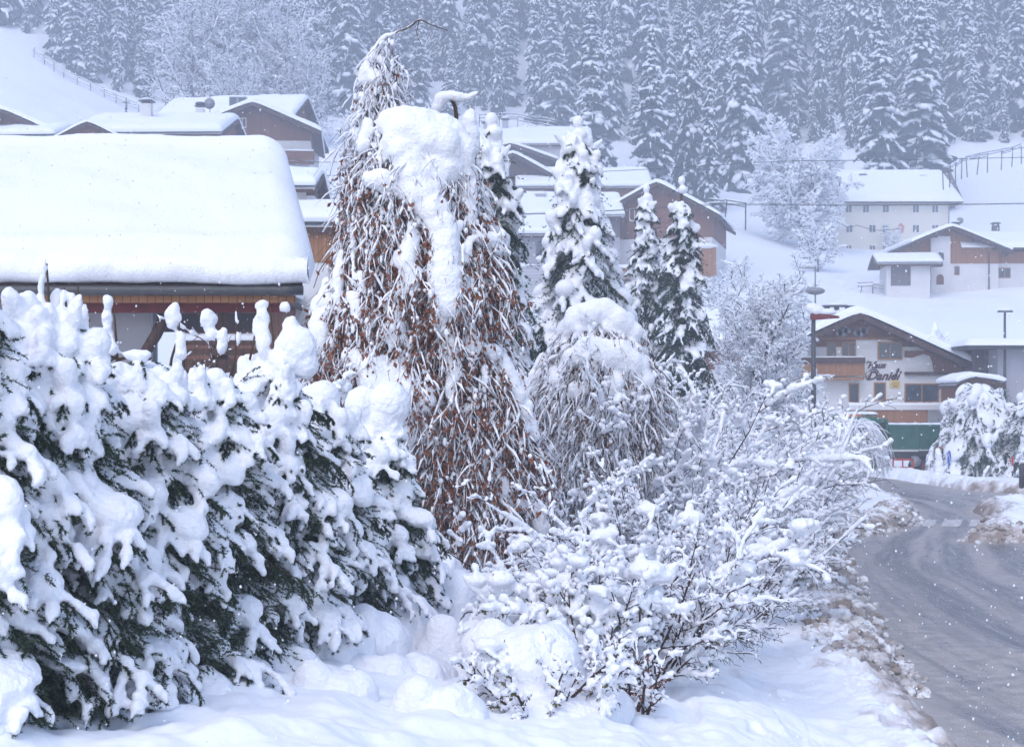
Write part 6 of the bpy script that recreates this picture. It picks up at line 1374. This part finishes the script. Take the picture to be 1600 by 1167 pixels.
# snow stakes
def stake(px, ptop, d, label, bands):
    x = WX(px, d); z = GZ(x, d); h = WZ(ptop, d) - z; t = thing('snow_stake', label, 'snow pole', (x, d, z)); n = len(bands); L = h / n
    for i, c in enumerate(bands): b = MB(); b.cyl((0, 0, -.2 if i == 0 else i * L + .001), (0, 0, (i + 1) * L), .045, 8); b.build('band', M[c], t)
    return t, h
t, h = stake(1582, 712, 82, 'red-topped snow pole with white and black foot at the right of the snow bank', ['white_paint', 'metal_dark', 'white_paint', 'red', 'red'])
b = MB(); b.box(-.26, .05, -.04, .04, h * .78, h * .83); b.build('cross_bar', M['red'], t)
t, h = stake(1469, 697, 85, 'red snow pole almost swallowed by a column of snow, left of the blue sign', ['white_paint', 'red', 'red'])
b = MB(); snow_path(b, [(1466, 742, 7), (1467, 722, 6), (1466, 704, 4)], 85, seed=5); 
for i in range(len(b.V)): b.V[i] = b.V[i] - np.array(t.location)
b.build('snow', M['snow'], t)
x = WX(1597, 76); t = thing('bollard', 'dark rounded bollard cut by the right edge of the snow bank', 'bollard', (x, 76, GZ(x, 76))); b = MB(); b.tubes(np.array([[[0, 0, -.2], [0, 0, .8], [0, 0, 1.05], [0, 0, 1.12]]]), np.array([[.15, .15, .13, .06]]), 14); b.build('body', M['metal_dark'], t); b = MB(); b.blobs([[0, 0, 1.16]], [[.16, .16, .09]], 0, 2); b.build('snow_cap', M['snow'], t)
x = WX(1544, 80); t = thing('bollard', 'thin dark marker post standing left under the drooping conifers', 'bollard', (x, 76, GZ(x, 76) + .1)); t.location = (WX(1524, 84), 84, GZ(WX(1524, 84), 84)); b = MB(); b.cyl((0, 0, -.2), (0, 0, .95), .06, 8); b.build('body', M['metal_dark'], t)

# split-rail fences on the slopes
def fence(pts, d, label, rails=3, gap=2.6, ph=1.3, lift=0.0, broken=0.0, r0=.07, follow=True):
    r = np.random.default_rng(len(label)); P = []
    for px, py, dd_ in pts:
        P.append((WX(px, dd_), dd_, WZ(py, dd_)))
    P = np.array(P); ln = np.concatenate([[0], np.cumsum(np.linalg.norm(np.diff(P, axis=0), axis=1))]); n = int(ln[-1] / gap) + 1; k = np.linspace(0, ln[-1], n)
    Q = np.stack([np.interp(k, ln, P[:, i]) for i in range(3)], 1); g_ = ground_z(Q[:, 0], Q[:, 1]); Q[:, 2] = np.where(np.abs(g_ - Q[:, 2]) < 3.5, g_ * .8 + Q[:, 2] * .2, Q[:, 2]); o = Q[0].copy(); Q -= o
    t = thing('rail_fence', label, 'fence', tuple(o)); Q[1:-1, 2] += r.normal(size=len(Q) - 2) * .12
    for q in Q: post = MB(); post.tubes(np.array([[q + [0, 0, -2.5], q + [r.normal() * .22, 0, ph * r.uniform(.55, 1.0)]]]), np.array([[r0 * 1.1, r0]]), 6); post.build('post', M['wood_dark'], t)
    for j in range(rails):
        zz = ph * (.25 + .68 * j / max(1, rails - 1))
        for i in range(len(Q) - 1):
            if r.random() < broken: continue
            a = Q[i] + [0, 0, zz + r.normal() * .1]; c = Q[i + 1] + [0, 0, zz + r.normal() * .1]; rail = MB(); rail.tubes(np.array([[a, c]]), np.array([[r0 * .9, r0 * .8]]), 6); ro = rail.build('rail', M['wood_dark'], t)
            sn = MB(); sn.tubes(np.array([[a + [0, 0, r0], (a + c) / 2 + [0, 0, r0 * 1.6], c + [0, 0, r0]]]), np.array([[r0 * .8, r0 * 1.2, r0 * .8]]), 6); sn.build('snow', M['snow_far'], ro)
fence([(1474, 270, 225), (1492, 262, 232), (1512, 250, 240), (1540, 245, 246), (1570, 243, 250), (1588, 236, 254), (1625, 222, 262)], 0, 'split-rail fence climbing the slope at the upper right, partly collapsed', 4, 4.2, .85, r0=.08, broken=.2)
fence([(748, 192, 262), (790, 188, 264), (830, 192, 266), (872, 202, 266)], 0, 'low rail fence along the forest edge above the topmost farmhouse', 3, 3.0, 1.3, r0=.07)
fence([(52, 64, 291), (110, 108, 285), (170, 142, 281), (215, 160, 275)], 0, 'rail fence running down the forest edge on the steep left slope', 3, 3.4, 1.2, r0=.07)
fence([(238, 156, 262), (268, 162, 258), (300, 166, 254)], 0, 'broken rail fence with leaning posts left of the upper chalet roof', 2, 3.0, 1.6, broken=.3, r0=.09)
fence([(1108, 322, 176), (1135, 324, 178), (1165, 326, 178)], 0, 'snow-buried rail fence at the top of the open snowfield', 2, 2.4, .8, r0=.08)
fence([(1340, 428, 176), (1362, 432, 176), (1388, 430, 176)], 0, 'low dark brushwood fence left of the garage with the brown door', 3, 1.2, .7, r0=.05)
# overhead wires
def wire(pts, label, r0=.02, sag=.0):
    P = np.array([PW(*p) for p in pts]); k = np.linspace(0, len(P) - 1, 40); q = np.stack([np.interp(k, np.arange(len(P)), P[:, i]) for i in range(3)], 1); f = (k % 1); q[:, 2] -= sag * 4 * f * (1 - f)
    b = MB(); b.tubes(q[None], np.full((1, 40), r0), 5); o = b.build('power_line', M['metal_dark']); tag(o, label, 'power line', 'overhead wires across the village')
wire([(380, 272, 130), (1210, 252, 130), (2300, 212, 170)], 'thin overhead wire crossing just below the forest edge', .03, .6)
wire([(300, 330, 110), (1110, 320, 120), (2300, 290, 130)], 'overhead wire crossing in front of the white three-storey house eave, upper one', .025, .6)
wire([(300, 326, 111), (1110, 318, 121), (2300, 286, 131)], 'overhead wire running just beside its twin above the white house windows', .02, .7)
wire([(440, 246, 110), (540, 252, 110), (620, 250, 110)], 'short frosted wire between the frosted trees left of the beech', .025, .2)
wire([(1308, 346, 196), (1340, 352, 190), (1405, 357, 176)], 'sagging snowy cable from the white house to the chalet roof', .04, .4)
# zebra crossing
zb = MB()
for i, px in enumerate((1447, 1488, 1531)):
    xa, xb2 = WX(px, 58), .36; y0, y1 = 56.4, 59.7
    k = .55; V = np.array([[xa - xb2 - k, y0, .012], [xa + xb2 - k, y0, .012], [xa + xb2 + k, y1, .012], [xa - xb2 + k, y1, .012]])
    zb.add(V, np.array([[0, 1, 2, 3]]), 0, False)
struct(zb.build('crossing_marking', mat('road_paint', (.66, .64, .62), .6, .3, noise=(3, (.36, .35, .35), .18))))
# ploughed slush clods along the kerb
cl = MB(); r = np.random.default_rng(9); N = 14000; X = r.uniform(5, 17, N); Y = 24 * np.exp(r.random(N) * math.log(62 / 24)); sd = road_sd(X, Y); k = (sd > -.45) & (sd < 1.4) & (X > 0.21 * Y - 1.2); X, Y, sd = X[k], Y[k], sd[k]
Zc = ground_z(X, Y, sd); Zc = np.maximum(Zc, 0) + .02; q = r.uniform(.03, .11, len(X)) * (1.15 - .5 * np.clip(np.abs(sd - .2), 0, 1)) * (r.random(len(X)) ** 1.2 + .35)
for lo_, hi_ in ((0, len(X)),):
    A = np.stack([q * r.uniform(.8, 1.5, len(X)), q * r.uniform(.8, 1.5, len(X)), q * r.uniform(.7, 1.1, len(X))], 1); cl.blobs(np.stack([X, Y, Zc], 1), A, 0, 1, jit=.55)
sm = mat('slush', (.30, .25, .22), .8, .25, noise=(1.1, (.82, .82, .84), .12), bump=(30, .8, .02))
struct(cl.build('slush', sm), 'stuff', 'brown-grey ploughed slush clods along the road edge')
# falling snow
fl = MB(); r = np.random.default_rng(12); N = 24000; dd_ = 7.0 * np.exp(r.random(N) ** .8 * math.log(110 / 7.0)); u = r.uniform(-.40, .40, N); v = r.uniform(-.27, .30, N)
C = np.stack([u * dd_, dd_, CZ + v * dd_], 1); gz = ground_z(C[:, 0], C[:, 1]); k = C[:, 2] > gz + .1; C = C[k]; dk = dd_[k]
sz = .0014 + .0042 * r.random(len(C)) ** 3 * (1 + dk * .045); fl.blobs(C, np.stack([sz, sz, sz * r.uniform(.9, 1.7, len(C))], 1), 0, 0)
struct(fl.build('snowfall', M['snow_far']), 'stuff', 'snowflakes falling through the air')
# ---------------------------------------------------------------- haze: falling-snow air between the camera and the mountain
hz = MB(); hz.box(-620, 620, -30, 500, -3, 240); haze = hz.build('haze', [])
hm = bpy.data.materials.new('haze_air'); hm.use_nodes = True; nt = hm.node_tree; nt.nodes.clear()
pv = nt.nodes.new('ShaderNodeVolumePrincipled'); pv.inputs['Color'].default_value = (0.82, 0.885, 1.0, 1); pv.inputs['Density'].default_value = 0.00175; pv.inputs['Anisotropy'].default_value = 0.0
ho = nt.nodes.new('ShaderNodeOutputMaterial'); nt.links.new(pv.outputs[0], ho.inputs['Volume'])
haze.data.materials.append(hm); struct(haze, 'stuff', 'pale snowy haze filling the valley air')
